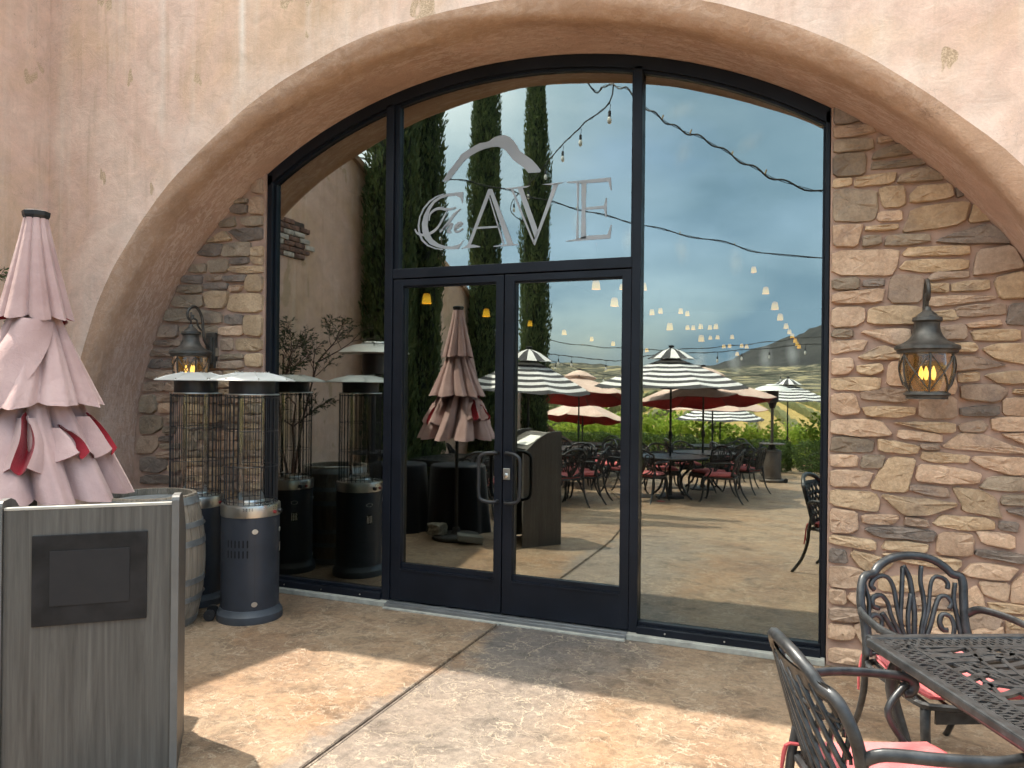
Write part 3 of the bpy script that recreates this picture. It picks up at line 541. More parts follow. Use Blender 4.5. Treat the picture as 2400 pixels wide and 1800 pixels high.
# cut-stone facing left and right of the glazing
ST_R="d0.055,3.392 0.085,3.402 0.221,3.316 0.213,3.285 0.15,3.279 0.056,3.28|b0.056,3.266 0.28,3.254 0.289,3.207 0.164,3.198 0.057,3.196|b0.306,3.173 0.388,3.169 0.392,3.146 0.306,3.137|g0.057,3.182 0.277,3.167 0.277,3.108 0.058,3.108|g0.274,3.049 0.294,3.092 0.413,3.121 0.47,3.101 0.502,3.062 0.282,3.043|g0.054,3.094 0.215,3.091 0.24,3.075 0.233,2.965 0.055,2.959|g0.27,3.012 0.282,3.029 0.542,3.026 0.55,2.99 0.274,2.984|t0.055,2.945 0.162,2.949 0.162,2.903 0.056,2.893|t0.179,2.929 0.195,2.95 0.406,2.963 0.39,2.896 0.179,2.892|g0.415,2.912 0.431,2.938 0.558,2.971 0.645,2.918 0.638,2.888 0.415,2.894|g0.051,2.866 0.081,2.882 0.3,2.863 0.306,2.758 0.29,2.686 0.168,2.685 0.053,2.698|t0.313,2.862 0.341,2.878 0.447,2.869 0.456,2.773 0.424,2.753 0.334,2.755|t0.48,2.771 0.48,2.821 0.528,2.866 0.685,2.866 0.701,2.785|d0.712,2.859 0.77,2.801 0.716,2.783|p0.302,2.676 0.31,2.73 0.433,2.728 0.437,2.671|t0.442,2.612 0.489,2.739 0.786,2.76 0.756,2.631 0.458,2.597|t0.772,2.634 0.805,2.75 0.907,2.642|p0.036,2.647 0.062,2.663 0.223,2.663 0.215,2.617 0.195,2.531 0.054,2.544|t0.244,2.647 0.413,2.65 0.413,2.623 0.24,2.62|g0.228,2.58 0.241,2.588 0.324,2.587 0.324,2.537 0.229,2.529|g0.345,2.536 0.361,2.585 0.578,2.585 0.586,2.535 0.353,2.525|d0.618,2.529 0.633,2.555 0.855,2.615 0.893,2.608 0.983,2.529 0.968,2.501|p0.053,2.513 0.421,2.502 0.413,2.412 0.381,2.35 0.054,2.369|t0.441,2.474 0.477,2.512 0.779,2.504 0.783,2.451 0.454,2.46|t0.418,2.385 0.466,2.436 0.776,2.429 0.776,2.368 0.542,2.363|b0.803,2.336 0.821,2.475 0.993,2.491 1.041,2.381 1.041,2.36 0.815,2.331|g0.05,2.341 0.208,2.344 0.208,2.279 0.055,2.28|d0.233,2.329 0.345,2.332 0.345,2.29 0.233,2.29|b0.367,2.192 0.381,2.35 0.555,2.342 0.544,2.186|b0.571,2.315 0.606,2.356 0.776,2.357 0.777,2.324 0.575,2.313|t0.571,2.248 0.571,2.293 0.677,2.293 0.677,2.238|t0.696,2.248 0.696,2.292 0.883,2.306 0.883,2.243 0.7,2.243|t0.901,2.306 1.06,2.35 1.061,2.196 0.936,2.196|p0.052,2.196 0.051,2.252 0.349,2.279 0.326,2.19|p0.576,2.158 0.579,2.221 0.913,2.214 0.914,2.192|p0.053,2.052 0.056,2.168 0.239,2.168 0.243,2.09 0.185,2.054|t0.26,2.066 0.264,2.153 0.301,2.166 0.544,2.164 0.537,2.061|t0.581,2.082 0.588,2.127 0.713,2.141 0.733,2.079|b0.717,2.141 0.736,2.158 0.962,2.171 0.963,2.104 0.732,2.097|d0.97,2.074 0.984,2.16 1.068,2.166 1.069,2.042 0.974,2.052|p0.771,2.056 0.929,2.079 0.943,2.047 0.787,2.032|g0.049,2.01 0.075,2.033 0.177,2.031 0.177,1.99 0.049,1.991|p0.206,2.026 0.481,2.041 0.49,1.958 0.442,1.932 0.36,1.96|b0.62,2.041 0.764,2.054 0.776,1.973 0.64,1.967|t0.798,2.003 0.81,2.02 1.033,2.021 1.034,1.961 0.814,1.959|p0.049,1.968 0.257,1.97 0.228,1.906 0.17,1.911 0.05,1.884|t0.204,1.874 0.336,1.937 0.442,1.896 0.443,1.86 0.254,1.851|t0.695,1.943 0.81,1.948 0.829,1.92 0.811,1.898 0.696,1.905|t0.848,1.911 0.916,1.941 1.07,1.943 1.071,1.823 0.916,1.858|p0.046,1.856 0.178,1.86 0.183,1.805 0.154,1.773 0.051,1.76|t0.2,1.819 0.337,1.828 0.341,1.787 0.288,1.764 0.204,1.777|p0.363,1.705 0.378,1.837 0.467,1.846 0.468,1.702|b0.677,1.79 0.68,1.878 0.819,1.867 0.983,1.819 0.819,1.795|t0.047,1.744 0.33,1.746 0.326,1.687 0.305,1.673 0.048,1.67|p0.678,1.66 0.677,1.775 0.712,1.762 0.727,1.7 0.717,1.658|t0.731,1.775 0.834,1.78 0.836,1.732 0.736,1.725|t0.857,1.767 1.071,1.793 1.072,1.716 0.932,1.719|b0.222,1.658 0.338,1.682 0.493,1.675 0.501,1.626 0.429,1.602 0.231,1.617|p0.045,1.539 0.061,1.645 0.189,1.65 0.223,1.538 0.139,1.518|b0.537,1.626 0.725,1.638 0.722,1.515 0.534,1.514|b0.744,1.705 0.918,1.712 0.977,1.677 0.933,1.611 0.752,1.625|t0.999,1.664 1.007,1.684 1.072,1.685 1.073,1.654|t0.231,1.575 0.51,1.576 0.514,1.536 0.438,1.514 0.257,1.514|d0.745,1.577 0.934,1.594 0.938,1.539 0.749,1.529|p0.952,1.633 1.073,1.639 1.074,1.541 0.956,1.54|p0.046,1.404 0.054,1.493 0.332,1.495 0.402,1.407 0.258,1.397|t0.373,1.487 0.718,1.488 0.719,1.431 0.614,1.432|b0.734,1.48 0.844,1.507 0.882,1.475 0.86,1.442 0.746,1.441|p0.897,1.524 1.074,1.528 1.074,1.451 0.905,1.454|p0.423,1.394 0.434,1.442 0.649,1.42 0.65,1.371|b0.539,1.362 0.642,1.366 0.638,1.33 0.552,1.333|p0.661,1.358 0.746,1.432 0.86,1.422 1.075,1.344 1.075,1.325 0.669,1.341|p0.942,1.434 1.074,1.438 1.075,1.37|g0.045,1.308 0.076,1.391 0.294,1.376 0.291,1.307 0.169,1.298 0.056,1.301|t0.318,1.373 0.335,1.385 0.541,1.351 0.525,1.302 0.329,1.312|p0.052,1.27 0.063,1.276 0.191,1.282 0.212,1.261 0.202,1.215 0.057,1.209|g0.226,1.224 0.243,1.28 0.354,1.285 0.34,1.213 0.233,1.209|t0.273,1.085 0.371,1.261 0.411,1.28 0.522,1.272 0.5,1.177 0.474,1.08 0.386,1.074|t0.545,1.277 0.562,1.318 0.792,1.304 0.782,1.26 0.592,1.26|p0.804,1.277 0.823,1.302 1.071,1.304 1.071,1.211 0.998,1.203 0.868,1.241|p0.52,1.148 0.539,1.243 0.644,1.24 0.683,1.231 0.767,1.224 0.852,1.203 0.837,1.148 0.619,1.139|p0.047,1.087 0.053,1.188 0.303,1.186 0.255,1.094|t0.048,0.974 0.051,1.068 0.311,1.061 0.332,1.016 0.326,0.955 0.243,0.957|t0.342,1.044 0.356,1.056 0.494,1.046 0.73,1.032 0.727,1.013 0.601,0.956 0.462,0.942|b0.487,1.094 0.497,1.121 0.684,1.117 0.698,1.061 0.567,1.065|t0.71,1.108 0.723,1.116 0.85,1.109 0.919,1.07 0.957,0.961 0.895,0.974 0.762,0.99 0.756,1.03|g0.834,1.119 0.893,1.191 1.072,1.194 1.072,1.115|g0.947,1.057 0.962,1.09 1.072,1.097 1.073,1.037 0.957,1.035|d0.969,1.005 1.073,1.019 1.073,0.969|p0.049,0.889 0.052,0.928 0.08,0.949 0.208,0.939 0.219,0.84 0.174,0.815 0.067,0.813|p0.239,0.926 0.421,0.938 0.435,0.922 0.408,0.886 0.243,0.877|b0.465,0.931 0.581,0.925 0.592,0.881 0.465,0.886|t0.611,0.894 0.653,0.956 0.75,0.952 0.877,0.955 0.917,0.929 0.914,0.896 0.789,0.879 0.738,0.882|d0.939,0.898 0.948,0.942 1.031,0.937 1.029,0.887|d0.251,0.843 0.278,0.856 0.476,0.868 0.631,0.855 0.606,0.797 0.49,0.802 0.313,0.806|p0.629,0.732 0.641,0.837 0.674,0.858 0.808,0.855 0.818,0.815 0.809,0.734|p0.824,0.881 1.016,0.868 1.014,0.789 0.865,0.812|t0.053,0.78 0.082,0.794 0.313,0.779 0.314,0.719 0.054,0.742|t0.348,0.741 0.375,0.785 0.49,0.787 0.593,0.777 0.58,0.735 0.396,0.73|d0.058,0.707 0.15,0.704 0.162,0.628 0.058,0.626|d0.828,0.736 0.834,0.777 1.075,0.763 1.076,0.713|t0.175,0.683 0.203,0.709 0.356,0.677 0.41,0.652 0.322,0.575 0.232,0.612|t0.342,0.71 0.557,0.718 0.752,0.707 0.756,0.674 0.727,0.642 0.424,0.676|p0.759,0.624 0.816,0.697 1.039,0.688 0.979,0.61|p0.045,0.485 0.051,0.602 0.162,0.609 0.288,0.587 0.233,0.497 0.149,0.484|p0.057,0.385 0.06,0.464 0.149,0.469 0.16,0.385|p0.163,0.42 0.184,0.461 0.425,0.465 0.426,0.413 0.206,0.383|p0.842,0.592 0.997,0.598 0.986,0.492 0.874,0.516|b0.051,0.283 0.065,0.355 0.31,0.361 0.304,0.299 0.151,0.28|t0.893,0.482 1.077,0.481 1.078,0.432 0.906,0.432|p0.052,0.163 0.055,0.253 0.179,0.261 0.207,0.226 0.194,0.182|t0.329,0.553 0.545,0.598 0.552,0.502 0.33,0.485|p0.558,0.592 0.74,0.625 0.754,0.517 0.566,0.481|b0.439,0.455 0.741,0.49 0.742,0.42 0.44,0.395|p0.324,0.378 0.513,0.393 0.507,0.31 0.325,0.294|t0.527,0.379 0.729,0.408 0.73,0.323 0.527,0.297|p0.754,0.495 0.83,0.569 0.862,0.507 0.881,0.437 0.754,0.429|t0.981,0.398 0.999,0.408 1.078,0.414 1.079,0.353 0.987,0.349|b0.742,0.402 0.881,0.419 0.962,0.389 0.944,0.329 0.749,0.311|p1.004,0.588 1.076,0.681 1.077,0.496 0.998,0.49|p0.059,0.09 0.078,0.108 0.239,0.115 0.29,0.074 0.262,0.031 0.064,0.026|t0.347,0.098 0.425,0.117 0.446,0.081 0.355,0.064|p0.194,0.26 0.281,0.303 0.339,0.247 0.325,0.15 0.254,0.141|b0.237,0.345 0.338,0.381 0.451,0.371 0.451,0.308 0.281,0.315|p0.353,0.249 0.549,0.305 0.577,0.231 0.354,0.139|t0.466,0.201 0.618,0.237 0.618,0.144 0.467,0.107|p0.59,0.295 0.791,0.336 0.792,0.245 0.597,0.203|b0.632,0.2 0.845,0.237 0.845,0.154 0.639,0.124|p0.811,0.323 0.96,0.357 0.968,0.261 0.812,0.248|t0.858,0.224 1.012,0.252 1.013,0.17 0.865,0.157|p0.979,0.39 1.075,0.402 1.076,0.283 0.98,0.27|t1.025,0.261 1.082,0.269 1.083,0.18 1.026,0.172|b0.312,0.054 0.55,0.1 0.551,0.05 0.319,0.015|p0.564,0.098 0.793,0.135 0.793,0.086 0.565,0.052|t0.806,0.133 1.013,0.163 1.014,0.118 0.807,0.088"
ST_L="p-4.342,3.19 -4.233,3.187 -4.223,3.048 -4.364,3.065|b-4.328,3.314 -4.235,3.344 -4.217,3.217 -4.343,3.24|g-4.533,3.192 -4.39,3.193 -4.389,3.155 -4.501,3.151|d-4.565,3.144 -4.389,3.143 -4.396,3.067 -4.548,3.078|g-4.694,3.012 -4.532,3.058 -4.498,2.973 -4.66,2.971|g-4.451,3.033 -4.231,3.036 -4.229,2.955 -4.418,2.967|d-4.578,2.94 -4.229,2.942 -4.228,2.842 -4.464,2.844|t-4.807,2.864 -4.627,2.943 -4.529,2.854 -4.807,2.851|d-4.923,2.754 -4.807,2.838 -4.626,2.828 -4.657,2.728|g-4.626,2.828 -4.353,2.837 -4.336,2.711 -4.657,2.728|t-4.337,2.785 -4.219,2.791 -4.218,2.705 -4.336,2.711|t-4.343,2.762 -4.215,2.777 -4.214,2.638 -4.342,2.659|d-4.556,2.707 -4.37,2.707 -4.369,2.653 -4.556,2.657|g-4.805,2.704 -4.585,2.701 -4.583,2.596 -4.784,2.598|g-5.01,2.615 -4.961,2.674 -4.814,2.675 -4.823,2.599|t-4.574,2.611 -4.537,2.639 -4.213,2.631 -4.213,2.572 -4.517,2.581|d-5.079,2.572 -5.039,2.583 -4.852,2.578 -4.861,2.506 -5.079,2.526|b-4.823,2.577 -4.64,2.576 -4.639,2.527 -4.822,2.528|d-4.621,2.56 -4.377,2.56 -4.386,2.506 -4.61,2.515|t-4.368,2.557 -4.212,2.55 -4.211,2.419 -4.403,2.433|d-4.831,2.509 -4.582,2.506 -4.581,2.45 -4.831,2.456|g-5.138,2.436 -5.108,2.497 -4.851,2.495 -4.86,2.427|p-4.563,2.476 -4.422,2.478 -4.449,2.43 -4.552,2.431|t-4.83,2.426 -4.724,2.444 -4.571,2.431 -4.607,2.298 -4.78,2.295|g-5.197,2.338 -5.147,2.413 -4.84,2.411 -4.838,2.312 -5.075,2.308|t-4.588,2.268 -4.552,2.408 -4.21,2.404 -4.208,2.251|g-5.266,2.2 -5.217,2.307 -4.877,2.291 -4.635,2.254 -4.644,2.164 -5.074,2.188|d-4.607,2.238 -4.419,2.237 -4.427,2.153 -4.606,2.164|t-4.4,2.226 -4.217,2.226 -4.215,2.054 -4.398,2.071|b-5.336,2.061 -5.296,2.162 -5.113,2.166 -5.122,2.058|p-4.662,2.135 -4.418,2.142 -4.416,2.064 -4.661,2.072|g-5.093,2.143 -4.974,2.163 -4.682,2.15 -4.68,2.06 -5.072,2.073|b-5.408,1.992 -5.377,2.031 -5.071,2.035 -5.071,1.981|b-4.651,2.045 -4.519,2.043 -4.518,1.946 -4.65,1.947|t-4.5,2.035 -4.214,2.036 -4.213,1.94 -4.489,1.939|b-5.437,1.898 -5.407,1.96 -5.131,1.958 -5.15,1.897|g-4.65,1.91 -4.424,1.916 -4.405,1.872 -4.649,1.865|t-4.392,1.908 -4.222,1.915 -4.22,1.805 -4.385,1.812|d-5.457,1.796 -5.416,1.867 -5.292,1.869 -5.311,1.789|d-5.282,1.851 -5.099,1.881 -5.098,1.797 -5.291,1.792|b-4.649,1.85 -4.414,1.857 -4.404,1.798 -4.648,1.79|b-5.476,1.702 -5.456,1.765 -5.098,1.774 -5.107,1.7|b-5.496,1.592 -5.476,1.67 -5.258,1.672 -5.268,1.595|b-5.247,1.603 -5.228,1.673 -5.066,1.674 -5.065,1.582|g-5.539,1.41 -5.516,1.552 -5.37,1.562 -5.343,1.43 -5.409,1.397|b-5.339,1.562 -5.115,1.566 -5.114,1.512 -5.338,1.505|p-5.317,1.485 -5.174,1.495 -5.167,1.411 -5.316,1.407|g-5.543,1.221 -5.539,1.378 -5.275,1.377 -5.283,1.276 -5.407,1.217|b-5.254,1.378 -5.112,1.389 -5.111,1.327 -5.253,1.323|g-5.263,1.284 -5.131,1.296 -5.14,1.234 -5.262,1.23|d-5.313,1.197 -5.18,1.21 -5.18,1.168 -5.313,1.158|b-5.568,1.046 -5.553,1.189 -5.334,1.204 -5.322,1.119 -5.404,1.053|g-5.312,1.135 -5.089,1.151 -5.088,1.105 -5.312,1.091|b-5.338,1.04 -5.301,1.065 -5.088,1.082 -5.087,1.021 -5.321,1.018|d-5.538,0.89 -5.54,1 -5.466,1.022 -5.239,1.014 -5.217,0.93 -5.319,0.886|t-5.207,0.953 -5.087,0.998 -5.075,0.914 -5.196,0.908|d-5.526,0.78 -5.506,0.852 -5.196,0.869 -5.195,0.799|b-5.185,0.846 -5.075,0.883 -5.074,0.791 -5.174,0.785|g-5.07,1.958 -4.679,1.97 -4.678,1.88 -5.069,1.881|b-5.069,1.85 -4.677,1.857 -4.667,1.782 -5.068,1.774|p-5.052,1.763 -4.807,1.773 -4.813,1.695 -5.055,1.694|b-4.79,1.768 -4.627,1.77 -4.617,1.703 -4.799,1.696|t-4.6,1.772 -4.464,1.772 -4.472,1.698 -4.608,1.705|b-4.452,1.763 -4.23,1.767 -4.234,1.699 -4.445,1.697|b-5.068,1.69 -4.918,1.685 -4.922,1.629 -5.064,1.632|p-4.9,1.686 -4.701,1.693 -4.696,1.639 -4.892,1.627|t-4.688,1.689 -4.483,1.69 -4.484,1.634 -4.679,1.638|b-4.465,1.691 -4.232,1.691 -4.225,1.643 -4.467,1.632|t-5.057,1.614 -4.912,1.619 -4.911,1.571 -5.056,1.572|p-4.899,1.615 -4.662,1.62 -4.655,1.58 -4.899,1.567|t-4.64,1.617 -4.492,1.623 -4.497,1.573 -4.648,1.576|b-4.47,1.617 -4.34,1.621 -4.347,1.581 -4.479,1.574|b-4.319,1.623 -4.234,1.625 -4.222,1.58 -4.327,1.583|g-5.055,1.55 -4.88,1.559 -4.884,1.505 -5.066,1.493|b-4.86,1.556 -4.688,1.56 -4.686,1.505 -4.861,1.503|b-4.666,1.559 -4.511,1.566 -4.522,1.502 -4.673,1.5|b-4.501,1.561 -4.286,1.564 -4.29,1.509 -4.496,1.503|b-4.277,1.563 -4.229,1.57 -4.23,1.516 -4.264,1.515|t-5.054,1.48 -4.833,1.484 -4.826,1.407 -5.058,1.402|b-4.803,1.491 -4.65,1.489 -4.655,1.41 -4.815,1.407|t-4.639,1.486 -4.379,1.49 -4.372,1.419 -4.635,1.416|g-4.355,1.499 -4.221,1.505 -4.227,1.426 -4.357,1.425|t-5.068,1.389 -4.847,1.394 -4.836,1.334 -5.062,1.328|t-4.827,1.4 -4.628,1.401 -4.63,1.348 -4.832,1.334|t-4.615,1.4 -4.493,1.408 -4.491,1.343 -4.61,1.345|b-4.478,1.402 -4.293,1.405 -4.296,1.352 -4.473,1.35|b-4.278,1.403 -4.226,1.413 -4.226,1.359 -4.273,1.354|b-5.06,1.317 -4.881,1.323 -4.883,1.277 -5.053,1.269|g-4.857,1.324 -4.693,1.327 -4.691,1.288 -4.854,1.281|g-4.677,1.326 -4.463,1.337 -4.453,1.287 -4.683,1.29|t-4.433,1.331 -4.259,1.346 -4.255,1.298 -4.438,1.289|g-5.047,1.256 -4.848,1.265 -4.849,1.192 -5.057,1.179|g-4.833,1.26 -4.68,1.27 -4.673,1.196 -4.839,1.194|p-4.665,1.268 -4.464,1.282 -4.466,1.198 -4.659,1.197|b-4.441,1.283 -4.219,1.288 -4.221,1.207 -4.44,1.209|g-5.059,1.164 -4.911,1.177 -4.902,1.102 -5.049,1.101|b-4.882,1.17 -4.685,1.183 -4.681,1.112 -4.885,1.1|p-4.667,1.185 -4.408,1.19 -4.411,1.119 -4.66,1.118|t-4.396,1.19 -4.223,1.204 -4.226,1.134 -4.388,1.129|g-5.061,1.079 -4.843,1.094 -4.844,1.049 -5.046,1.044|t-4.822,1.099 -4.708,1.093 -4.699,1.058 -4.83,1.043|b-4.69,1.097 -4.497,1.104 -4.498,1.059 -4.682,1.052|t-4.474,1.107 -4.341,1.115 -4.339,1.071 -4.477,1.064|b-4.335,1.12 -4.227,1.122 -4.221,1.071 -4.326,1.073|t-5.047,1.026 -4.835,1.039 -4.833,0.976 -5.047,0.959|b-4.817,1.032 -4.605,1.043 -4.615,0.98 -4.812,0.972|t-4.589,1.044 -4.338,1.052 -4.343,0.996 -4.594,0.984|t-4.328,1.056 -4.22,1.061 -4.219,0.999 -4.317,0.997|p-5.049,0.954 -4.821,0.959 -4.809,0.899 -5.053,0.882|t-4.8,0.96 -4.616,0.977 -4.605,0.908 -4.797,0.896|b-4.588,0.973 -4.462,0.984 -4.472,0.924 -4.595,0.918|t-4.453,0.978 -4.215,0.986 -4.224,0.93 -4.449,0.924|g-5.05,0.869 -4.911,0.877 -4.917,0.84 -5.05,0.827|t-4.895,0.887 -4.666,0.892 -4.655,0.844 -4.887,0.835|b-4.647,0.893 -4.474,0.908 -4.484,0.864 -4.644,0.855|p-4.46,0.909 -4.219,0.922 -4.216,0.871 -4.456,0.856|p-5.049,0.808 -4.809,0.824 -4.809,0.768 -5.044,0.751|t-4.791,0.831 -4.561,0.842 -4.571,0.787 -4.798,0.771|b-4.556,0.841 -4.383,0.857 -4.391,0.788 -4.543,0.785|t-4.368,0.855 -4.219,0.862 -4.22,0.809 -4.368,0.791|g-5.519,0.715 -5.289,0.725 -5.294,0.644 -5.521,0.631|b-5.276,0.722 -5.074,0.737 -5.072,0.656 -5.28,0.639|t-5.068,0.744 -4.828,0.756 -4.83,0.675 -5.063,0.661|p-4.817,0.75 -4.648,0.766 -4.647,0.682 -4.813,0.669|t-4.637,0.769 -4.423,0.778 -4.434,0.703 -4.641,0.683|g-4.407,0.779 -4.218,0.79 -4.222,0.717 -4.407,0.706"

def chaikin(P):
    q = []
    for i in range(len(P)):
        a, b = P[i], P[(i+1)%len(P)]
        q.append((a[0]*.86+b[0]*.14, a[1]*.86+b[1]*.14)); q.append((a[0]*.14+b[0]*.86, a[1]*.14+b[1]*.86))
    return q
def inside_arch(x, z): return z < arch_z(x, -0.25) if abs(x-XC) < AA+.24 else False
def stone_obj(tone, poly, parent, rnd):
    P = chaikin(poly); Q = []
    for i in range(len(P)):
        a, b = P[i], P[(i+1)%len(P)]; L = math.hypot(b[0]-a[0], b[1]-a[1]); n = max(1, int(L/0.045))
        for j in range(n):
            t = j/n; Q.append((a[0]+(b[0]-a[0])*t+rnd.uniform(-.0028,.0028), a[1]+(b[1]-a[1])*t+rnd.uniform(-.0028,.0028)))
    cx0 = sum(p[0] for p in Q)/len(Q); cz0 = sum(p[1] for p in Q)/len(Q)
    Q = [(cx0+(x-cx0)*(1+.005/(math.hypot(x-cx0,z-cz0)+1e-6)), cz0+(z-cz0)*(1+.005/(math.hypot(x-cx0,z-cz0)+1e-6))) for x, z in Q]
    cx = sum(p[0] for p in Q)/len(Q); cz = sum(p[1] for p in Q)/len(Q); n = len(Q); d = rnd.uniform(.016,.036)
    tx, tz = rnd.uniform(-.05,.05), rnd.uniform(-.07,.05)
    def ring(ins, y, jit):
        r = []
        for (x, z) in Q:
            L = math.hypot(x-cx, z-cz)+1e-6; k = max(0.2, (L-ins)/L); X = cx+(x-cx)*k; Z = cz+(z-cz)*k
            r.append((X, y+(X-cx)*tx+(Z-cz)*tz+rnd.uniform(-jit,jit), Z))
        return r
    def ringk(kf, y, jit): return [(cx+(x-cx)*kf, y+(x-cx)*kf*tx+(z-cz)*kf*tz+rnd.uniform(-jit,jit), cz+(z-cz)*kf) for x, z in Q]
    vs = ring(-.002, -.045, 0)+ring(0, -.07-d*.62, .0025)+ring(.003, -.07-d*.93, .0025)+ring(.010, -.07-d, .004)+ringk(.45, -.071-d, .007)+[(cx, -.072-d+rnd.uniform(-.006,.006), cz)]
    fs = [(i*n+j, i*n+(j+1)%n, (i+1)*n+(j+1)%n, (i+1)*n+j) for i in range(4) for j in range(n)]+[(4*n+j, 4*n+(j+1)%n, 5*n) for j in range(n)]
    o = mesh_obj('stone', vs, fs, STN[tone], parent, ang=26)
    return fix_normals(o)
for key, dat, x0, x1 in (('L', ST_L, -5.75, -4.205), ('R', ST_R, 0.047, 1.6)):
    mb = B(); mb.box(x0, x1, -.07, .09, -.2, 3.75)
    fac = mb.obj('stone_facing', MORT, wall)
    rnd = random.Random(3 if key == 'L' else 4)
    for st in dat.split('|'):
        pts = [tuple(map(float, q.split(','))) for q in st[1:].split()]
        pts = [(max(x, 0.062) if key == 'R' else min(x, -4.222), z) for x, z in pts]
        c = (sum(p[0] for p in pts)/len(pts), sum(p[1] for p in pts)/len(pts))
        if not inside_arch(*c): continue
        stone_obj(st[0], pts, fac, rnd)
# cave room behind the glass
cr_ = B(); cr_.box(-9.0, 3.5, 0.101, 36, -.02, 5.6)
room = struct(cr_.obj('cave_room', CAVE)); 
me = room.data; bm = bmesh.new(); bm.from_mesh(me)
bmesh.ops.delete(bm, geom=[f for f in bm.faces if f.calc_center_median().y < 0.2], context='FACES'); bm.to_mesh(me); bm.free()

# ================================================================ GLASS ENTRANCE
ent = thing('glass_entrance', 'dark framed arched glass entrance with double doors and mirror-like panes', 'entrance')
ZS = 0.037
def arc_pts(x0, x1, off, n=40): return [(x0+(x1-x0)*i/n, arch_z(x0+(x1-x0)*i/n, off)) for i in range(n+1)]
fb = B()
o_ = arc_pts(-4.205, 0.043, 0.004); i_ = [(x, arch_z(x, 0.004)-0.082*math.sqrt(1+((arch_z(x+.01)-arch_z(x-.01))/.02)**2)) for x, _ in o_]
n = len(o_); vs = []
for (x, z), (x2, z2) in zip(o_, i_): vs += [(x, -.055, z), (x, .06, z), (x2, .06, z2), (x2, -.055, z2)]
fb.add(vs, [(i*4+j, (i+1)*4+j, (i+1)*4+(j+1)%4, i*4+(j+1)%4) for i in range(n-1) for j in range(4)]+[(0,1,2,3), (4*n-1,4*n-2,4*n-3,4*n-4)])
vs = []
for (x, z) in i_: vs += [(x, -.024, z+.004), (x, -.024, z-.018), (x, .03, z-.018), (x, .03, z+.004)]
fb.add(vs, [(i*4+j, (i+1)*4+j, (i+1)*4+(j+1)%4, i*4+(j+1)%4) for i in range(n-1) for j in range(4)])
fix_normals(fb.obj('arched_head_frame', FRAME, ent))
def bar(name, x0, x1, z0, z1, y0=-.055, y1=.06, c=.003, parent=ent, mat=FRAME): return B().cbox(x0, x1, y0, y1, z0, z1, c).obj(name, mat, parent)
def jamb(name, x0, x1, ztop):
    b = B(); b.cbox(x0, x1, -.055, .06, ZS, ztop, .003); return b.obj(name, FRAME, ent)
jamb('jamb', -4.205, -4.155, arch_z(-4.18)-.03); bar('glazing_bead', -4.1555, -4.139, .1, arch_z(-4.14)-.13, -.02, .03)
jamb('jamb', .016, .043, arch_z(.03)-.03); bar('glazing_bead', .002, .0165, .1, arch_z(0)-.13, -.02, .03)
jamb('mullion', -3.09, -3.022, arch_z(-3.06)-.07); bar('glazing_bead', -3.0225, -2.985, 2.549, arch_z(-3)-.09, -.03, .03)
jamb('mullion', -1.178, -1.12, arch_z(-1.15)-.07); bar('glazing_bead', -1.194, -1.1775, 2.549, arch_z(-1.2)-.09, -.03, .03)
bar('transom_bar', -3.0215, -1.1785, 2.477, 2.549, -.05, .055)
for x0, x1 in ((-4.1545, -3.0905), (-1.1195, .0155)):
    bar('sill_frame', x0, x1, ZS, .085, -.075, .06); bar('glazing_bead', x0, x1, .0852, .108, -.03, .03)
    for k in range(3): B().lathe([(0, 0), (.006, 0), (.006, .003), (0, .004)], 8).obj('screw', STEEL, ent).matrix_world = Matrix.Translation((x0+(k+.5)*(x1-x0)/3, -.0755, .06)) @ Matrix.Rotation(R(90), 4, 'X')
bar('threshold', -3.0215, -1.1785, .006, .034, -.13, .06, .004, mat=simple('threshold_alu', (0.22,0.225,0.23), 0.45, 0.6))
bar('threshold_rib', -3.0215, -1.1785, .034, .040, -.09, -.07, .002, mat=simple('threshold_alu2', (0.26,0.265,0.27), 0.4, 0.6))
sb_ = B(); sb_.cbox(-4.2, -3.02, -.115, .08, .0, ZS-.001, .004); sb_.cbox(-1.18, .04, -.115, .08, .0, ZS-.001, .004); sb_.cbox(-3.02, -1.18, -.155, .08, -.02, .012, .004); sb_.obj('concrete_sill', STRIP, ent)
def pane(name, poly, parent=ent):
    """thin glass slab, coated on its front face only"""
    n = len(poly); b = B()
    b.add([(x, 0, z) for x, z in poly]+[(x, .008, z) for x, z in poly], [tuple(range(n))], 0)
    o = len(b.v)-2*n
    b.add([], [], 1); b.f.append(tuple(range(2*n-1, n-1, -1))); b.m.append(1)
    for i in range(n): b.f.append((i+n, (i+1)%n+n, (i+1)%n, i)); b.m.append(1)
    return b.obj(name, [GLASS, EDGEG], parent)
def under(x0, x1, zb):
    top = [(x, arch_z(x, .004)-.079*math.sqrt(1+((arch_z(x+.01)-arch_z(x-.01))/.02)**2)) for x in np.linspace(x1, x0, 24)]
    return [(x0, zb), (x1, zb)]+[(float(a), float(b_)) for a, b_ in top]
pane('window_pane', under(-4.141, -3.088, .1)); tp = pane('window_pane', under(-2.987, -1.192, 2.546)); pane('window_pane', under(-1.122, .004, .1))
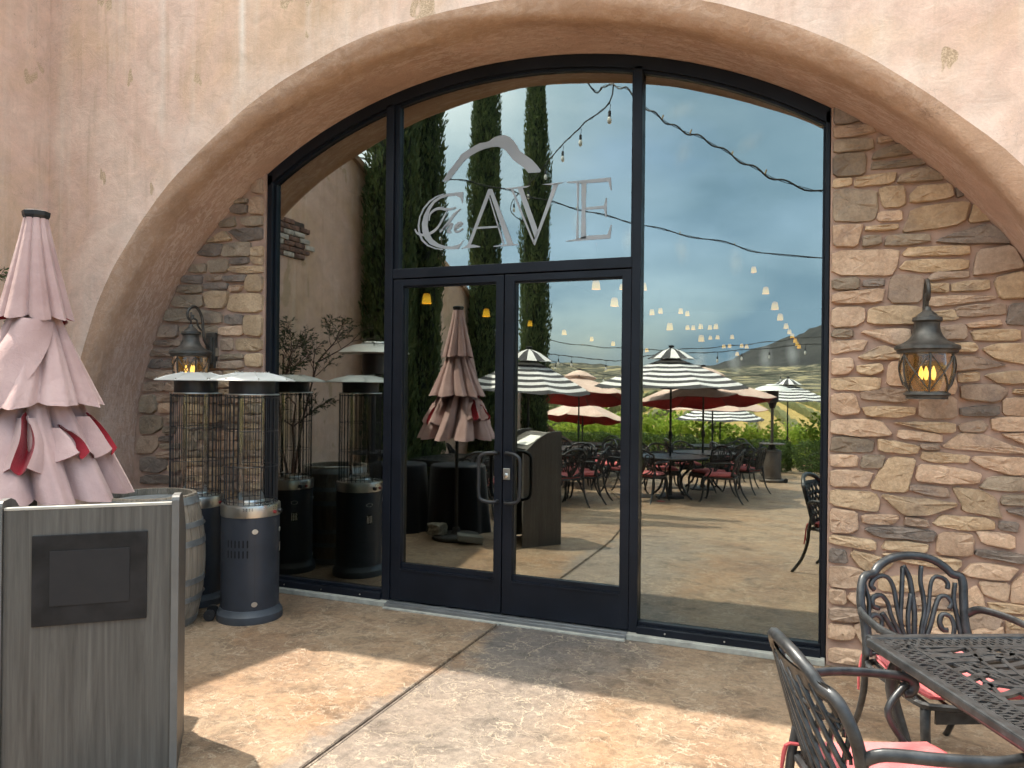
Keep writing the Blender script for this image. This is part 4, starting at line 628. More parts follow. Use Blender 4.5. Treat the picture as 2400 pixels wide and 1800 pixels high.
LET={'arch':['-2.63,3.192 -2.585,3.26 -2.515,3.334 -2.477,3.38 -2.43,3.405 -2.365,3.434 -2.328,3.447 -2.282,3.448 -2.254,3.454 -2.218,3.475 -2.172,3.485 -2.131,3.483 -2.095,3.467 -2.059,3.431 -2.036,3.395 -2.018,3.36 -1.973,3.324 -1.92,3.284 -1.88,3.239 -1.853,3.203 -1.859,3.189 -1.947,3.193 -1.972,3.223 -2.017,3.26 -2.062,3.294 -2.089,3.326 -2.116,3.362 -2.148,3.389 -2.189,3.406 -2.235,3.408 -2.29,3.401 -2.346,3.386 -2.402,3.362 -2.448,3.335 -2.49,3.293 -2.533,3.246 -2.561,3.214 -2.585,3.195'],'C':['-2.46,3.1 -2.512,3.101 -2.588,3.099 -2.651,3.084 -2.704,3.058 -2.752,3.009 -2.786,2.951 -2.802,2.891 -2.798,2.829 -2.774,2.775 -2.729,2.729 -2.671,2.704 -2.603,2.687 -2.545,2.682 -2.493,2.683 -2.449,2.747 -2.488,2.715 -2.545,2.703 -2.603,2.709 -2.661,2.73 -2.71,2.767 -2.74,2.813 -2.753,2.87 -2.75,2.931 -2.733,2.99 -2.694,3.04 -2.646,3.066 -2.588,3.079 -2.521,3.079 -2.483,3.057 -2.465,3.013 -2.46,3.047', '-2.617,3.103 -2.685,3.087 -2.743,3.057 -2.792,3.008 -2.826,2.945 -2.838,2.876 -2.829,2.814 -2.804,2.76 -2.754,2.718 -2.69,2.692 -2.622,2.68 -2.622,2.687 -2.685,2.701 -2.744,2.726 -2.789,2.768 -2.814,2.817 -2.823,2.875 -2.813,2.94 -2.782,2.999 -2.733,3.047 -2.68,3.078 -2.617,3.096'],'A':['-2.259,3.102 -2.25,3.104 -2.239,3.075 -2.394,2.705 -2.42,2.704', '-2.473,2.683 -2.42,2.706 -2.371,2.707 -2.317,2.691 -2.319,2.685', '-2.25,3.104 -2.227,3.102 -2.057,2.692 -2.104,2.693 -2.242,3.063', '-2.256,3.054 -2.247,3.053 -2.126,2.694 -2.139,2.695', '-2.213,2.687 -2.104,2.694 -2.057,2.693 -2.019,2.689 -2.023,2.683 -2.211,2.681', '-2.339,2.834 -2.174,2.831 -2.171,2.818 -2.344,2.819'],'V':['-2.127,3.099 -1.931,3.101 -1.961,3.09 -2.104,3.088', '-2.082,3.09 -2.065,3.09 -1.897,2.701 -1.902,2.681', '-2.028,3.09 -1.99,3.09 -1.868,2.773 -1.889,2.717', '-1.754,3.098 -1.721,3.098 -1.893,2.671 -1.904,2.691', '-1.843,3.102 -1.674,3.104 -1.722,3.093 -1.765,3.091'],'E':['-1.663,3.104 -1.343,3.106 -1.337,3.019 -1.344,3.021 -1.363,3.079 -1.516,3.082 -1.557,3.084 -1.658,3.097', '-1.587,3.09 -1.57,3.088 -1.574,2.895 -1.57,2.698 -1.587,2.696 -1.58,2.896', '-1.553,3.087 -1.516,3.085 -1.522,2.891 -1.515,2.698 -1.553,2.699 -1.548,2.893', '-1.52,2.915 -1.39,2.917 -1.378,2.968 -1.37,2.967 -1.371,2.836 -1.379,2.841 -1.39,2.897 -1.52,2.898', '-1.662,2.69 -1.587,2.7 -1.512,2.718 -1.363,2.717 -1.34,2.781 -1.334,2.781 -1.343,2.689 -1.658,2.686']}
SCR=['-2.741,2.908 -2.732,2.956 -2.693,2.986 -2.645,2.993 -2.606,2.983 -2.558,2.982 -2.518,2.991', '-2.587,2.979 -2.625,2.913 -2.672,2.847 -2.73,2.812 -2.789,2.803 -2.839,2.819 -2.861,2.853', '-2.48,2.976 -2.529,2.941 -2.586,2.876 -2.648,2.814', '-2.624,2.835 -2.576,2.867 -2.551,2.869 -2.564,2.84 -2.583,2.817 -2.554,2.808', '-2.528,2.827 -2.485,2.85 -2.469,2.868 -2.49,2.872 -2.518,2.85 -2.523,2.82 -2.499,2.809 -2.459,2.829']

def pl2(s): return [tuple(map(float, q.split(','))) for q in s.split()]
def letter(name, polys):
    b = B()
    for s in polys:
        P = pl2(s); b.prism_xz(P, -.0035, -.0015)
    o = b.obj(name, DECAL, tp); bm = bmesh.new(); bm.from_mesh(o.data)
    bmesh.ops.triangulate(bm, faces=bm.faces[:]); bmesh.ops.recalc_face_normals(bm, faces=bm.faces[:]); bm.to_mesh(o.data); bm.free(); return o
letter('arch_emblem', LET['arch'])
for ch in 'CAVE': letter('letter', LET[ch])['label'] = 'frosted grey letter %s' % ch
def smooth_path(P, n=4):
    Q = [Vector((*p, 0)) if len(p) == 2 else Vector(p) for p in P]; out = []
    for i in range(len(Q)-1):
        p0 = Q[max(i-1,0)]; p1 = Q[i]; p2 = Q[i+1]; p3 = Q[min(i+2,len(Q)-1)]
        for j in range(n):
            t = j/n; out.append(0.5*((2*p1)+(p2-p0)*t+(2*p0-5*p1+4*p2-p3)*t*t+(3*p1-p0-3*p2+p3)*t*t*t))
    out.append(Q[-1]); return out
sb = B()
for s in SCR:
    Pp = smooth_path(pl2(s), 5); n = len(Pp); vs = []
    for i, p in enumerate(Pp):
        t = (Pp[min(i+1,n-1)]-Pp[max(i-1,0)]).normalized(); w = .0045+.006*abs(math.sin(i/n*math.pi)); nx = Vector((-t.y, t.x, 0))*w
        vs += [(p.x+nx.x, -.0042, p.y+nx.y), (p.x-nx.x, -.0042, p.y-nx.y)]
    sb.add(vs, [(2*i, 2*i+1, 2*i+3, 2*i+2) for i in range(n-1)])
sb.obj('script_word', DECAL, tp)['label'] = 'small script word The'
def door(x0, x1, gx0, gx1, hinge_left):
    g0, g1 = .32, 2.409
    D = B(); D.cbox(x0, gx0, -.045, .045, .045, 2.468, .003); D.cbox(gx1, x1, -.045, .045, .045, 2.468, .003)
    D.box(gx0-.002, gx1+.002, -.0445, .0445, g1+.012, 2.4675); D.box(gx0-.002, gx1+.002, -.0445, .0445, .0455, g0-.035)
    D.box(gx0-.001, gx1+.001, -.022, .03, g0-.036, g0); D.box(gx0-.001, gx1+.001, -.05, -.0447, g0-.05, g0-.04); D.box(gx0-.001, gx1+.001, -.022, .03, g1, g1+.013)
    D.box(gx0-.001, gx0+.004, -.022, .03, g0, g1); D.box(gx1-.004, gx1+.001, -.022, .03, g0, g1)
    d = D.obj('door', FRAME, ent)
    pane('pane', [(gx0, g0), (gx1, g0), (gx1, g1), (gx0, g1)], d)
    xm = (gx1+x1)/2 if hinge_left else (gx0+x0)/2; s = -1 if hinge_left else 1
    pth = [(xm, -.045, .845), (xm, -.085, .845), (xm+s*.045, -.105, .845), (xm+s*.10, -.112, .86), (xm+s*.118, -.112, .90), (xm+s*.12, -.112, 1.0), (xm+s*.12, -.112, 1.12), (xm+s*.112, -.112, 1.165), (xm+s*.075, -.108, 1.19), (xm+s*.03, -.098, 1.195), (xm, -.085, 1.195), (xm, -.045, 1.195)]
    B().tube(smooth_path(pth, 4), .013, 10).obj('handle', BLK, d, smooth=True)
    return d
dl = door(-3.018, -2.110, -2.935, -2.171, True); dr = door(-2.102, -1.182, -2.028, -1.247, False)
lk = B(); lk.cbox(-2.096, -2.046, -.056, -.044, 1.005, 1.085, .002); lk.obj('lock_plate', STEEL, dr)
lc = B().lathe([(0,0),(.017,0),(.017,.008),(.012,.01),(0,.01)], 16); o = lc.obj('lock_cylinder', STEEL, dr, ang=40); o.matrix_world = Matrix.Translation((-2.073,-.056,1.035)) @ Matrix.Rotation(R(90), 4, 'X')

# ================================================================ SIDE WALL with exposed brick
side = thing('side_wall', 'tall stucco garden wall with sloping top and a patch of exposed bricks', 'wall')
topz = [(0.9, 6.4), (-3.9, 4.75), (-7.4, 3.4), (-9.4, 2.2), (-11.24, .95), (-12.6, .48), (-14.2, .1)]
sbv = []; 
for y, z in topz: sbv += [(-6.0, y, -1.2), (-6.0, y, z), (-6.42, y, z), (-6.42, y, -1.2)]
n = len(topz)
sw = mesh_obj('stucco_face', sbv, [(i*4+j, (i+1)*4+j, (i+1)*4+(j+1)%4, i*4+(j+1)%4) for i in range(n-1) for j in range(4)]+[(0,1,2,3), (4*n-1,4*n-2,4*n-3,4*n-4)], STUC, side); fix_normals(sw)
cb = B(); vs = []
for y, z in topz: vs += [(-5.94, y, z-.01), (-5.94, y, z+.07), (-6.48, y, z+.07), (-6.48, y, z-.01)]
cb.add(vs, [(i*4+j, (i+1)*4+j, (i+1)*4+(j+1)%4, i*4+(j+1)%4) for i in range(n-1) for j in range(4)]+[(0,1,2,3), (4*n-1,4*n-2,4*n-3,4*n-4)])
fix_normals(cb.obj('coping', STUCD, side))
brk = B().cbox(-.02, .02, -.095, .095, -.028, .028, .004).obj('brick', BRKR, side, ang=40); first = True
brw = B().cbox(-.02, .02, -.095, .095, -.028, .028, .004).obj('brick', BRKW, side, ang=40); firstw = True
mo = B(); mo.box(-6.004, -5.996, -2.80, -2.2, 3.2, 3.66); mo.obj('brick_mortar', simple('dark_mortar', (0.09,0.07,0.06), 0.95), side)
rr_ = random.Random(2)
for i in range(7):
    ext = [0.62, 0.64, 0.66, 0.6, 0.56, 0.55, 0.36][i]; z = 3.235+i*.067; y = -2.2-(.1 if i % 2 else 0)+.02
    while y > -2.2-ext+.05:
        wht = rr_.random() < .45; src = brw if wht else brk
        if (wht and firstw) or (not wht and first):
            o = src
            if wht: firstw = False
            else: first = False
        else: o = src.copy(); COL.objects.link(o); o.parent = side
        o.location = (-5.992+rr_.uniform(-.003,.003), y-.1, z); y -= .205

# ================================================================ WALL LANTERNS
def lantern(loc, label):
    t = thing('wall_lantern', label, 'lantern', loc, 0, 'lanterns on the stone facing')   # origin: wall point below the lamp axis, z of the glass bottom
    b = B(); b.cbox(-.045, .045, -.012, .03, .10, .40, .006); b.cbox(-.03, .03, -.03, -.012, .14, .36, .006); b.obj('back_plate', VERD, t)
    arm = smooth_path([(0,-.03,.28),(0,-.075,.34),(0,-.09,.43),(0,-.105,.52),(0,-.15,.585),(0,-.20,.60),(0,-.245,.57),(0,-.26,.525),(0,-.235,.49),(0,-.205,.505),(0,-.20,.53)], 5)
    B().tube(arm, .0115, 8).tube([(0,-.22,.55),(0,-.22,.50),(0,-.22,.44)], .007, 8).tube(smooth_path([(0,-.085,.40),(0,-.14,.44),(0,-.16,.49),(0,-.19,.50)], 4), .008, 6).obj('scroll_arm', VERD, t, smooth=True)
    c = B().lathe([(.0,.455),(.016,.45),(.022,.43),(.045,.412),(.055,.398),(.073,.392),(.076,.374),(.064,.364),(.062,.345),(.066,.318),(.078,.29),(.098,.266),(.125,.25),(.152,.24),(.163,.233),(.165,.216),(.154,.209),(.151,.195),(.140,.19),(.0,.19)], 32, cy=-.22)
    c.obj('lantern_cap', VERD, t, ang=35)
    prof = [(.133,.189),(.138,.14),(.133,.08),(.118,.022),(.10,-.018)]
    B().lathe(prof, 32, cy=-.22, cap=False).obj('glass_shade', AMBG, t, smooth=True)
    rb_ = B()
    def gp(a, z):
        k = 0
        for (r1, z1), (r2_, z2) in zip(prof, prof[1:]):
            if z <= z1 and z >= z2: k = r1+(r2_-r1)*(z1-z)/(z1-z2)
        return ((k+.004)*math.cos(a), -.22+(k+.004)*math.sin(a), z)
    for i in range(6):
        a0 = R(30+60*i); a1 = R(90+60*i)
        rb_.tube([gp(a0, z) for z in np.linspace(.1889,-.0179,8)], .0055, 5)
        if i % 2 == 0 or True:
            rb_.tube([gp(a0+(a1-a0)*s, .1889-.2068*s) for s in np.linspace(.06,.94,8)], .0038, 5); rb_.tube([gp(a1-(a1-a0)*s, .1889-.2068*s) for s in np.linspace(.06,.94,8)], .0038, 5)
    rb_.obj('cross_ribs', VERD, t)
    B().lathe([(0,-.016),(.104,-.016),(.107,-.022),(.116,-.027),(.118,-.034),(.106,-.04),(.103,-.052),(.108,-.058),(0,-.058)], 32, cy=-.22).obj('lantern_base', VERD, t, ang=35)
    bb = B()
    for i in range(3):
        a = R(90+120*i); bb.lathe([(0,.045),(.008,.05),(.013,.07),(.013,.088),(.008,.108),(.003,.122),(0,.125)], 10, cx=.035*math.cos(a), cy=-.22+.035*math.sin(a))
    bb.obj('flame_bulb', FLAME, t, smooth=True); return t
lantern((0.545,-.11,1.685), 'bronze carriage lantern with lit amber bulb on the right stone facing')
lantern((-4.725,-.11,1.69), 'bronze carriage lantern with scroll arm above the patio heaters on the left')

# ================================================================ GLASS-TUBE PATIO HEATERS
def glass_heater(loc, rz, label):
    t = thing('patio_heater', label, 'patio heater', loc, rz, 'glass tube patio heaters')
    B().lathe([(0,0),(.226,0),(.228,.012),(.226,.05),(.222,.055),(.21,.075),(.2045,.09),(0,.09)], 48).obj('base_ring', simple('heater_base', (0.055,0.062,0.075), 0.5), t, ang=35)
    body = B().lathe([(0,.09),(.2,.09),(.2,.735),(0,.735)], 64).obj('body', BLKM, t, ang=35)
    B().box(.1992,.2006,-.001,.001,.09,.735).obj('door_seam', BLK, body)
    for z in (.135, .64):
        hb = B(); Pp = []
        for a in np.linspace(0, 2*math.pi, 20, endpoint=False): Pp.append((.021*math.cos(a)*(1 if abs(math.cos(a)) < .99 else 1.05), .018*math.sin(a)))
        vs = [(.2005, x, z+y) for x, y in Pp]+[(.2035, x*.92, z+y*.92) for x, y in Pp]; n = 20
        hb.add(vs, [tuple(range(n, 2*n))]+[(i, (i+1)%n, (i+1)%n+n, i+n) for i in range(n)]); hb.tube([(.2045,0,z-.017),(.2045,0,z+.017)], .002, 6); hb.obj('hinge', STEEL, body)
    for row in range(2):
        for k in range(6):
            a = R(-14-k*8.2); z0 = .455+row*.072; sl = B()
            sl.add([(.2009*math.cos(a+s), .2009*math.sin(a+s), z) for s, z in ((-.027,z0+.008),(0,z0),(.027,z0+.008),(.027,z0+.05),(0,z0+.058),(-.027,z0+.05))], [(0,1,2,3,4,5)]); sl.obj('vent_slot', simple('vent_dark', (0.004,0.004,0.005), 0.9) if row+k == 0 else bpy.data.materials['vent_dark'], body)
    # round vent and oval badge on the front
    am = R(72); rot = Matrix.Rotation(am, 4, 'Z')
    cv = B(); n = 24
    cv.add([(.2012-.0*0, .035*math.cos(i*2*math.pi/n), .50+.045*math.sin(i*2*math.pi/n)) for i in range(n)], [tuple(range(n))], mat=rot); cv.obj('round_vent', bpy.data.materials['vent_dark'], body)
    for k in range(4): B().box(.2014,.2024,-.024+k*.014,-.018+k*.014,.468,.532, mat=rot).obj('vent_slat', STEEL, body)
    B().ring(.028,.0018,0,24,5, mat=rot @ Matrix.Translation((.2005,0,.625)) @ Matrix.Rotation(R(90),4,'Y') @ Matrix.Diagonal((.55,1,1,1))).obj('oval_badge', STEEL, body)
    band = B().lathe([(0,.7352),(.203,.7352),(.205,.742),(.205,.80),(.202,.818),(.19,.822),(0,.822)], 64).obj('steel_band', STEEL, t, ang=30)
    for a0 in (-22, 40):
        for k in range(4):
            for q in range(2):
                a = R(a0+k*5.5); z0 = .798-q*.012
                B().add([(.2056*math.cos(a+s), .2056*math.sin(a+s), z) for s, z in ((-.018,z0),(.018,z0),(.018,z0+.005),(-.018,z0+.005))], [(0,1,2,3)]).obj('band_slot', bpy.data.materials['vent_dark'], band)
    B().lathe([(0,0),(.017,0),(.015,.02),(0,.022)], 12, mat=Matrix.Rotation(R(60),4,'Z') @ Matrix.Translation((.205,0,.765)) @ Matrix.Rotation(R(90),4,'Y')).obj('knob', BLK, band, ang=40)
    B().lathe([(0,0),(.012,0),(.012,.012),(0,.014)], 12, mat=Matrix.Rotation(R(42),4,'Z') @ Matrix.Translation((.205,0,.765)) @ Matrix.Rotation(R(90),4,'Y')).obj('igniter_button', simple('red_button', (0.35,0.05,0.05), 0.4), band, ang=40)
    B().lathe([(.165,.822),(.165,.826),(.10,.832),(.095,.845),(.06,.85),(0,.85)], 40).obj('burner_dish', STEEL, t, ang=30)
    B().lathe([(.092,.838),(.092,1.59)], 40, cap=False).obj('glass_tube', CLRG, t, smooth=True)
    cg = B()
    for k in range(30):
        a = 2*math.pi*k/30; cg.tube([(.182*math.cos(a), .182*math.sin(a), .822), (.182*math.cos(a), .182*math.sin(a), 1.588)], .0032, 5)
    for z in (.84, 1.085, 1.335, 1.57): cg.ring(.182, .003, z, 40, 5)
    cg.obj('guard_cage', BLK, t)
    B().lathe([(.06,1.588),(.188,1.588),(.19,1.592),(.188,1.597),(.06,1.597)], 48).obj('ring_plate', STEEL, t, ang=30)
    B().lathe([(0,1.597),(.158,1.597),(.158,1.695),(0,1.695)], 40).obj('collar', BLK, t, ang=30)
    dk = B().lathe([(.305,1.688),(.306,1.6915),(.22,1.72),(.10,1.748),(.0,1.752),], 8)
    dk.lathe([(.303,1.686),(.22,1.714),(.10,1.742),(.0,1.746)], 8); d = dk.obj('reflector_disc', ALU, t)
    for k in range(8):
        a = 2*math.pi*k/8
        B().tube([(.30*math.cos(a),.30*math.sin(a),1.6925),(.22*math.cos(a),.22*math.sin(a),1.7215),(.10*math.cos(a),.10*math.sin(a),1.7495)], .0022, 4).obj('disc_seam', ALU, d)
        for r_, z in ((.285,1.698),(.115,1.747)): B().lathe([(0,z),(.005,z),(.005,z+.008),(0,z+.01)], 6, cx=r_*math.cos(a), cy=r_*math.sin(a)).obj('bolt', STEEL, d)
    for s in (-1, 1):
        w = B().lathe([(0,-.015),(.035,-.015),(.04,-.008),(.04,.008),(.035,.015),(0,.015)], 20, mat=Matrix.Rotation(R(-105),4,'Z') @ Matrix.Translation((.262,s*.07,.04)) @ Matrix.Rotation(R(90),4,'X')).obj('wheel', BLK, t, ang=40)
    B().tube([(.262,-.09,.04),(.262,.09,.04)], .006, 6, mat=Matrix.Rotation(R(-105),4,'Z')).tube([(.262,0,.04),(.2,0,.05)], .008, 6, mat=Matrix.Rotation(R(-105),4,'Z')).obj('axle', BLK, t)
    return t
glass_heater((-3.785,-.70,0), R(-41), 'front glass tube patio heater with hinged navy body nearest the doors')
glass_heater((-4.43,-.57,0), R(-30), 'rear glass tube patio heater behind the wine barrel under the left lantern')

# ================================================================ WINE BARREL
bar_t = thing('wine_barrel', 'weathered grey oak wine barrel with metal hoops behind the host stand', 'barrel', (-4.31,-1.10,0), 0.3)
HB = .90
def br(z): return .295+.062*(1-((z-HB/2)/(HB/2))**2)
def stave(k, n=26):
    a0 = 2*math.pi*k/n+.006; a1 = 2*math.pi*(k+1)/n-.006; b = B(); vs = []; m = 12; j = random.uniform(-.002,.002)
    for i in range(m+1):
        z = HB*i/m
        for a, dr_ in ((a0,-.001),(a0+(a1-a0)*.5,.0015),(a1,-.001),(a1,-.028),(a0,-.028)):
            r_ = br(z)+dr_+j; vs.append((r_*math.cos(a), r_*math.sin(a), z))
    b.add(vs, [(i*5+q, i*5+(q+1)%5, (i+1)*5+(q+1)%5, (i+1)*5+q) for i in range(m) for q in range(5)]+[(4,3,2,1,0), tuple(m*5+q for q in range(5))])
    return b.obj('stave', OAK, bar_t, ang=40)
for k in range(26): stave(k)
for z, w in ((.035,.045),(.19,.038),(.315,.042),(.575,.042),(.70,.038),(.862,.05)):
    B().lathe([(br(z-w/2)+.001,z-w/2),(br(z-w/2)+.005,z-w/2),(br(z+w/2)+.005,z+w/2),(br(z+w/2)+.001,z+w/2)], 48, cap=False).obj('hoop', HOOP, bar_t, ang=30)
for k in range(6):
    x0 = -.27+k*.09; b = B(); P2 = []
    for x in (x0+.001, x0+.045, x0+.089):
        P2.append((x, math.sqrt(max(0, .268**2-x*x))))
    pts = [(P2[0][0],-P2[0][1]),(P2[1][0],-P2[1][1]),(P2[2][0],-P2[2][1]),(P2[2][0],P2[2][1]),(P2[1][0],P2[1][1]),(P2[0][0],P2[0][1])]
    b.add([(x,y,.835) for x,y in pts]+[(x,y,.855) for x,y in pts], [(5,4,3,2,1,0),(6,7,8,9,10,11)]+[(i,(i+1)%6,(i+1)%6+6,i+6) for i in range(6)]); b.obj('head_board', m_wood('barrel_head', (0.12,0.125,0.13),(0.2,0.21,0.215),(0.3,0.31,0.31),1,1,.85,.4) if k == 0 else bpy.data.materials['barrel_head'], bar_t)

# ================================================================ HOST STAND
pod = thing('host_stand', 'grey wood laminate host stand with a dark plaque on its front', 'podium', (-2.53,-2.61,0), math.atan2(.66,.75)); pod.scale = (.965,.965,1.016)
side_prof = [(0.0,0.0),(0.0,1.155),(.006,1.168),(.02,1.174),(.13,1.172),(.2,1.155),(.3,1.10),(.40,1.02),(.455,.975),(.47,.96),(.47,0.0)]
def side_panel(x0, x1):
    b = B(); n = len(side_prof); vs = [(x0,y,z) for y,z in side_prof]+[(x1,y,z) for y,z in side_prof]
    b.add(vs, [tuple(range(n-1,-1,-1)), tuple(range(n,2*n))], 0); o0 = 0
    for i in range(n): b.f.append((i,(i+1)%n,(i+1)%n+n,i+n)); b.m.append(1)
    return fix_normals(b.obj('side_panel', [LAMI, EDGE], pod))
side_panel(-.030, 0); side_panel(-.70, -.672)
B().cbox(-.6715,-.0305,.018,.04,.03,1.135,.002).obj('front_panel', LAMI, pod)
B().cbox(-.6715,-.0305,.016,.042,1.1352,1.147,.002).obj('top_edge_trim', simple('pale_edge_trim', (0.42,0.40,0.36), 0.4), pod)
dk = B(); dk.box(-.6715,-.0305,-.18,.18,-.011,.011, mat=Matrix.Translation((0,.245,1.06)) @ Matrix.Rotation(R(-24),4,'X')); dk.obj('slanted_desk', LAMI, pod)
B().box(-.6715,-.0305,.045,.44,.5,.52).obj('shelf', LAMI, pod)
pq = B(); pq.cbox(-.566,-.128,.008,.0185,.670,1.032,.002); plq = pq.obj('plaque', PLAQ, pod); B().cbox(-.500,-.196,.0045,.0085,.748,.968,.001).obj('plaque_panel', PLAQ2, plq)
pp_ = tag(B().box(-.15,.15,-.11,.11,-.0015,.0015).obj('menu_sheet', PAPER), 'white paper sheets on the slanted desk of the host stand', 'paper')
pp_.matrix_world = Matrix.Translation((-2.53,-2.61,0)) @ Matrix.Rotation(math.atan2(.66,.75),4,'Z') @ Matrix.Translation((-.29,.24,1.0905)) @ Matrix.Rotation(R(-24),4,'X')

# ================================================================ CLOSED UMBRELLA by the host stand
um = thing('closed_umbrella', 'faded pink three-tier patio umbrella folded shut behind the host stand', 'umbrella', (-3.672,-2.43,0), 0)
PHI = R(-36)
B().lathe([(0,.0),(.25,0),(.255,.01),(.255,.04),(.245,.05),(.06,.055),(.045,.075),(.04,.12),(.0,.12)], 48).obj('base', simple('umbrella_base', (0.05,0.05,0.052), 0.6, bmp=0.2), um, ang=35)
B().lathe([(.019,.1),(.019,2.5)], 16, cap=False).obj('pole', BLK, um, smooth=True)
cp = B(); 
for k in range(1): cp.lathe([(0,2.485),(.052,2.485),(.062,2.505),(.064,2.525),(.05,2.53),(0,2.53)], 8)
cp.obj('finial_cap', BLK, um)
def tier(name, z0, z1, r0_, r1_, n, a0, a1, scal, seed, twist=0.0, bulge=0.0):
    q = random.Random(seed); nt_, mz = 176, 16
    ph = [q.uniform(-.35,.35) for _ in range(n)]; am = [q.uniform(.6,1.25) for _ in range(n)]; dz_ = [q.uniform(-.4,.4) for _ in range(n)]
    out = {}
    for side_, off in (('canopy', 0.0), ('lining', -.007)):
        vs = []
        for i in range(mz+1):
            s = i/mz
            for j in range(nt_):
                th = 2*math.pi*j/nt_; k = th*n/(2*math.pi); k0 = int(k)%n; f = k-int(k)
                w0 = am[k0]*(1-f)+am[(k0+1)%n]*f; p_ = ph[k0]*(1-f)+ph[(k0+1)%n]*f; dzz = dz_[k0]*(1-f)+dz_[(k0+1)%n]*f
                fold = (2*abs(math.cos(math.pi*k+p_*.5))**.6-1.15)*w0+.10*math.cos(6*math.pi*k+p_*5)
                rr = r0_+(r1_-r0_)*(s**(1.0+bulge)); amp = a0+(a1-a0)*s
                r_ = max(.024, rr*(1+amp*fold)+off)
                z = z0+(z1-z0)*s-(scal*(0.5*fold+dzz*.6))*s*s
                tt = th+twist*s+PHI+.09*math.sin(3*th+seed)*s; vs.append((r_*math.cos(tt), r_*math.sin(tt), z+(.002 if off else 0)*s))
        fs = [(i*nt_+j, i*nt_+(j+1)%nt_, (i+1)*nt_+(j+1)%nt_, (i+1)*nt_+j) for i in range(mz) for j in range(nt_)]
        if side_ == 'canopy': par = mesh_obj(name, vs, fs, PINK, um, smooth=True)
        else: mesh_obj('lining', vs, fs, REDL, par, smooth=True)
tier('canopy_tier', 2.49, 1.985, .052, .155, 9, .10, .17, .03, 1, .1, .1)
tier('canopy_tier', 2.06, 1.56, .085, .275, 10, .16, .20, .03, 5, -.2, .1)
tier('canopy_tier', 1.66, 1.10, .125, .38, 10, .20, .22, .03, 9, .25, -.15)
def sheet(name, fn, ns=14, nt_=10, m1=None, m2=None):
    vs = []; vs2 = []
    for i in range(ns+1):
        for j in range(nt_+1):
            s, t = i/ns, j/nt_; p = Vector(fn(s, t)); e = 1e-3
            du = Vector(fn(min(1,s+e), t))-Vector(fn(max(0,s-e), t)); dv = Vector(fn(s, min(1,t+e)))-Vector(fn(s, max(0,t-e)))
            nn = du.cross(dv); nn = nn.normalized() if nn.length > 0 else Vector((0,0,1))
            rad = Vector((p.x, p.y, 0))
            if nn.dot(rad) < 0: nn = -nn
            vs.append(p); vs2.append(p-nn*.005)
    fs = [(i*(nt_+1)+j, (i+1)*(nt_+1)+j, (i+1)*(nt_+1)+j+1, i*(nt_+1)+j+1) for i in range(ns) for j in range(nt_)]
    o = mesh_obj(name, vs, fs, m1 or PINK, um, smooth=True); mesh_obj('lining', vs2, fs, m2 or REDL, o, smooth=True); return o
def flapfn(s, t):
    a = PHI+R(-30+66*t)*(1-s)+R(-88+58*t)*s; r_ = .142+.165*s+.022*math.sin(math.pi*t)+.008*math.sin(5*t+3*s); return (r_*math.cos(a), r_*math.sin(a), 1.985-.02*t*(1-s)-.45*s-.02*math.cos(6*t)*s)
sheet('wrapped_flap', flapfn)
def cyl(a, r_, z): return (r_*math.cos(a), r_*math.sin(a), z)
for c_, zt_, zb_, w_, lean, dp in ((-50,1.52,1.33,.15,-.05,.06), (-8,1.50,1.24,.10,.02,.10), (24,1.45,1.30,.085,.2,.09), (60,1.50,1.30,.12,.2,.07), (150,1.46,1.25,.12,.1,.06), (205,1.47,1.25,.12,-.1,.06), (258,1.47,1.25,.12,.1,.06)):
    # a fold of cloth turned out so that its red lining shows as a drooping dark loop
    def loop(s, t, c_=c_, zt_=zt_, zb_=zb_, w_=w_, lean=lean, dp=dp):
        x = 2*t-1; wv_ = w_*(.25+.75*math.sin(math.pi*min(1, .08+.62*s))); a = PHI+R(c_)+x*wv_+lean*s+.05*math.sin(4*s)
        z = zt_-(zt_-zb_)*(s-.10*(1-x*x)*(1-s))+.035*x*x*s; rr = .262+.098*s-dp*(1-abs(x)**1.6)*math.sin(math.pi*min(1, .12+.8*s))+.02; return cyl(a, rr, z)
    o = sheet('turned_fold', loop, 12, 12, REDL, PINK)
    for sd2 in (0, 1):
        def wing(s, t, loop=loop, sd2=sd2):
            p = Vector(loop(s, sd2)); q_ = Vector((p.x, p.y, 0)).normalized(); sd_ = Vector((-q_.y, q_.x, 0))*(1 if sd2 else -1); return tuple(p+sd_*.085*t*(.4+.6*s)-q_*.075*t*t+Vector((0,0,-.05*t*s)))
        sheet('folded_panel', wing, 10, 6)
# rocks holding the base down
def rock(name, size, loc, rz, mat, label, seed, jit):
    bm = bmesh.new(); bmesh.ops.create_cube(bm, size=1); bmesh.ops.subdivide_edges(bm, edges=bm.edges[:], cuts=3, use_grid_fill=True); q = random.Random(seed)
    for v in bm.verts:
        d = v.co.normalized(); v.co = v.co*(1-jit*.3)+d*.5*jit*.3; v.co += Vector((q.uniform(-1,1),q.uniform(-1,1),q.uniform(-1,1)))*jit*.09; v.co = Vector((v.co.x*size[0], v.co.y*size[1], v.co.z*size[2]+size[2]*.5))
    me = bpy.data.meshes.new(name); bm.to_mesh(me); bm.free(); me.materials.append(mat)
    o = bpy.data.objects.new(name, me); COL.objects.link(o); o.location = loc; o.rotation_euler = (0,0,rz); return tag(o, label, 'rock')
rock('rock', (.19,.15,.12), (-3.83,-2.30,.056), .4, ROCK, 'rough grey rock on the edge of the black umbrella base', 3, 1.0)
o = rock('paver', (.27,.17,.065), (-3.42,-2.235,.018), -.55, PAVE, 'flat grey concrete block leaning on the umbrella base', 4, .25); o.rotation_euler = (0, R(9), -.55); o.location.z = .026

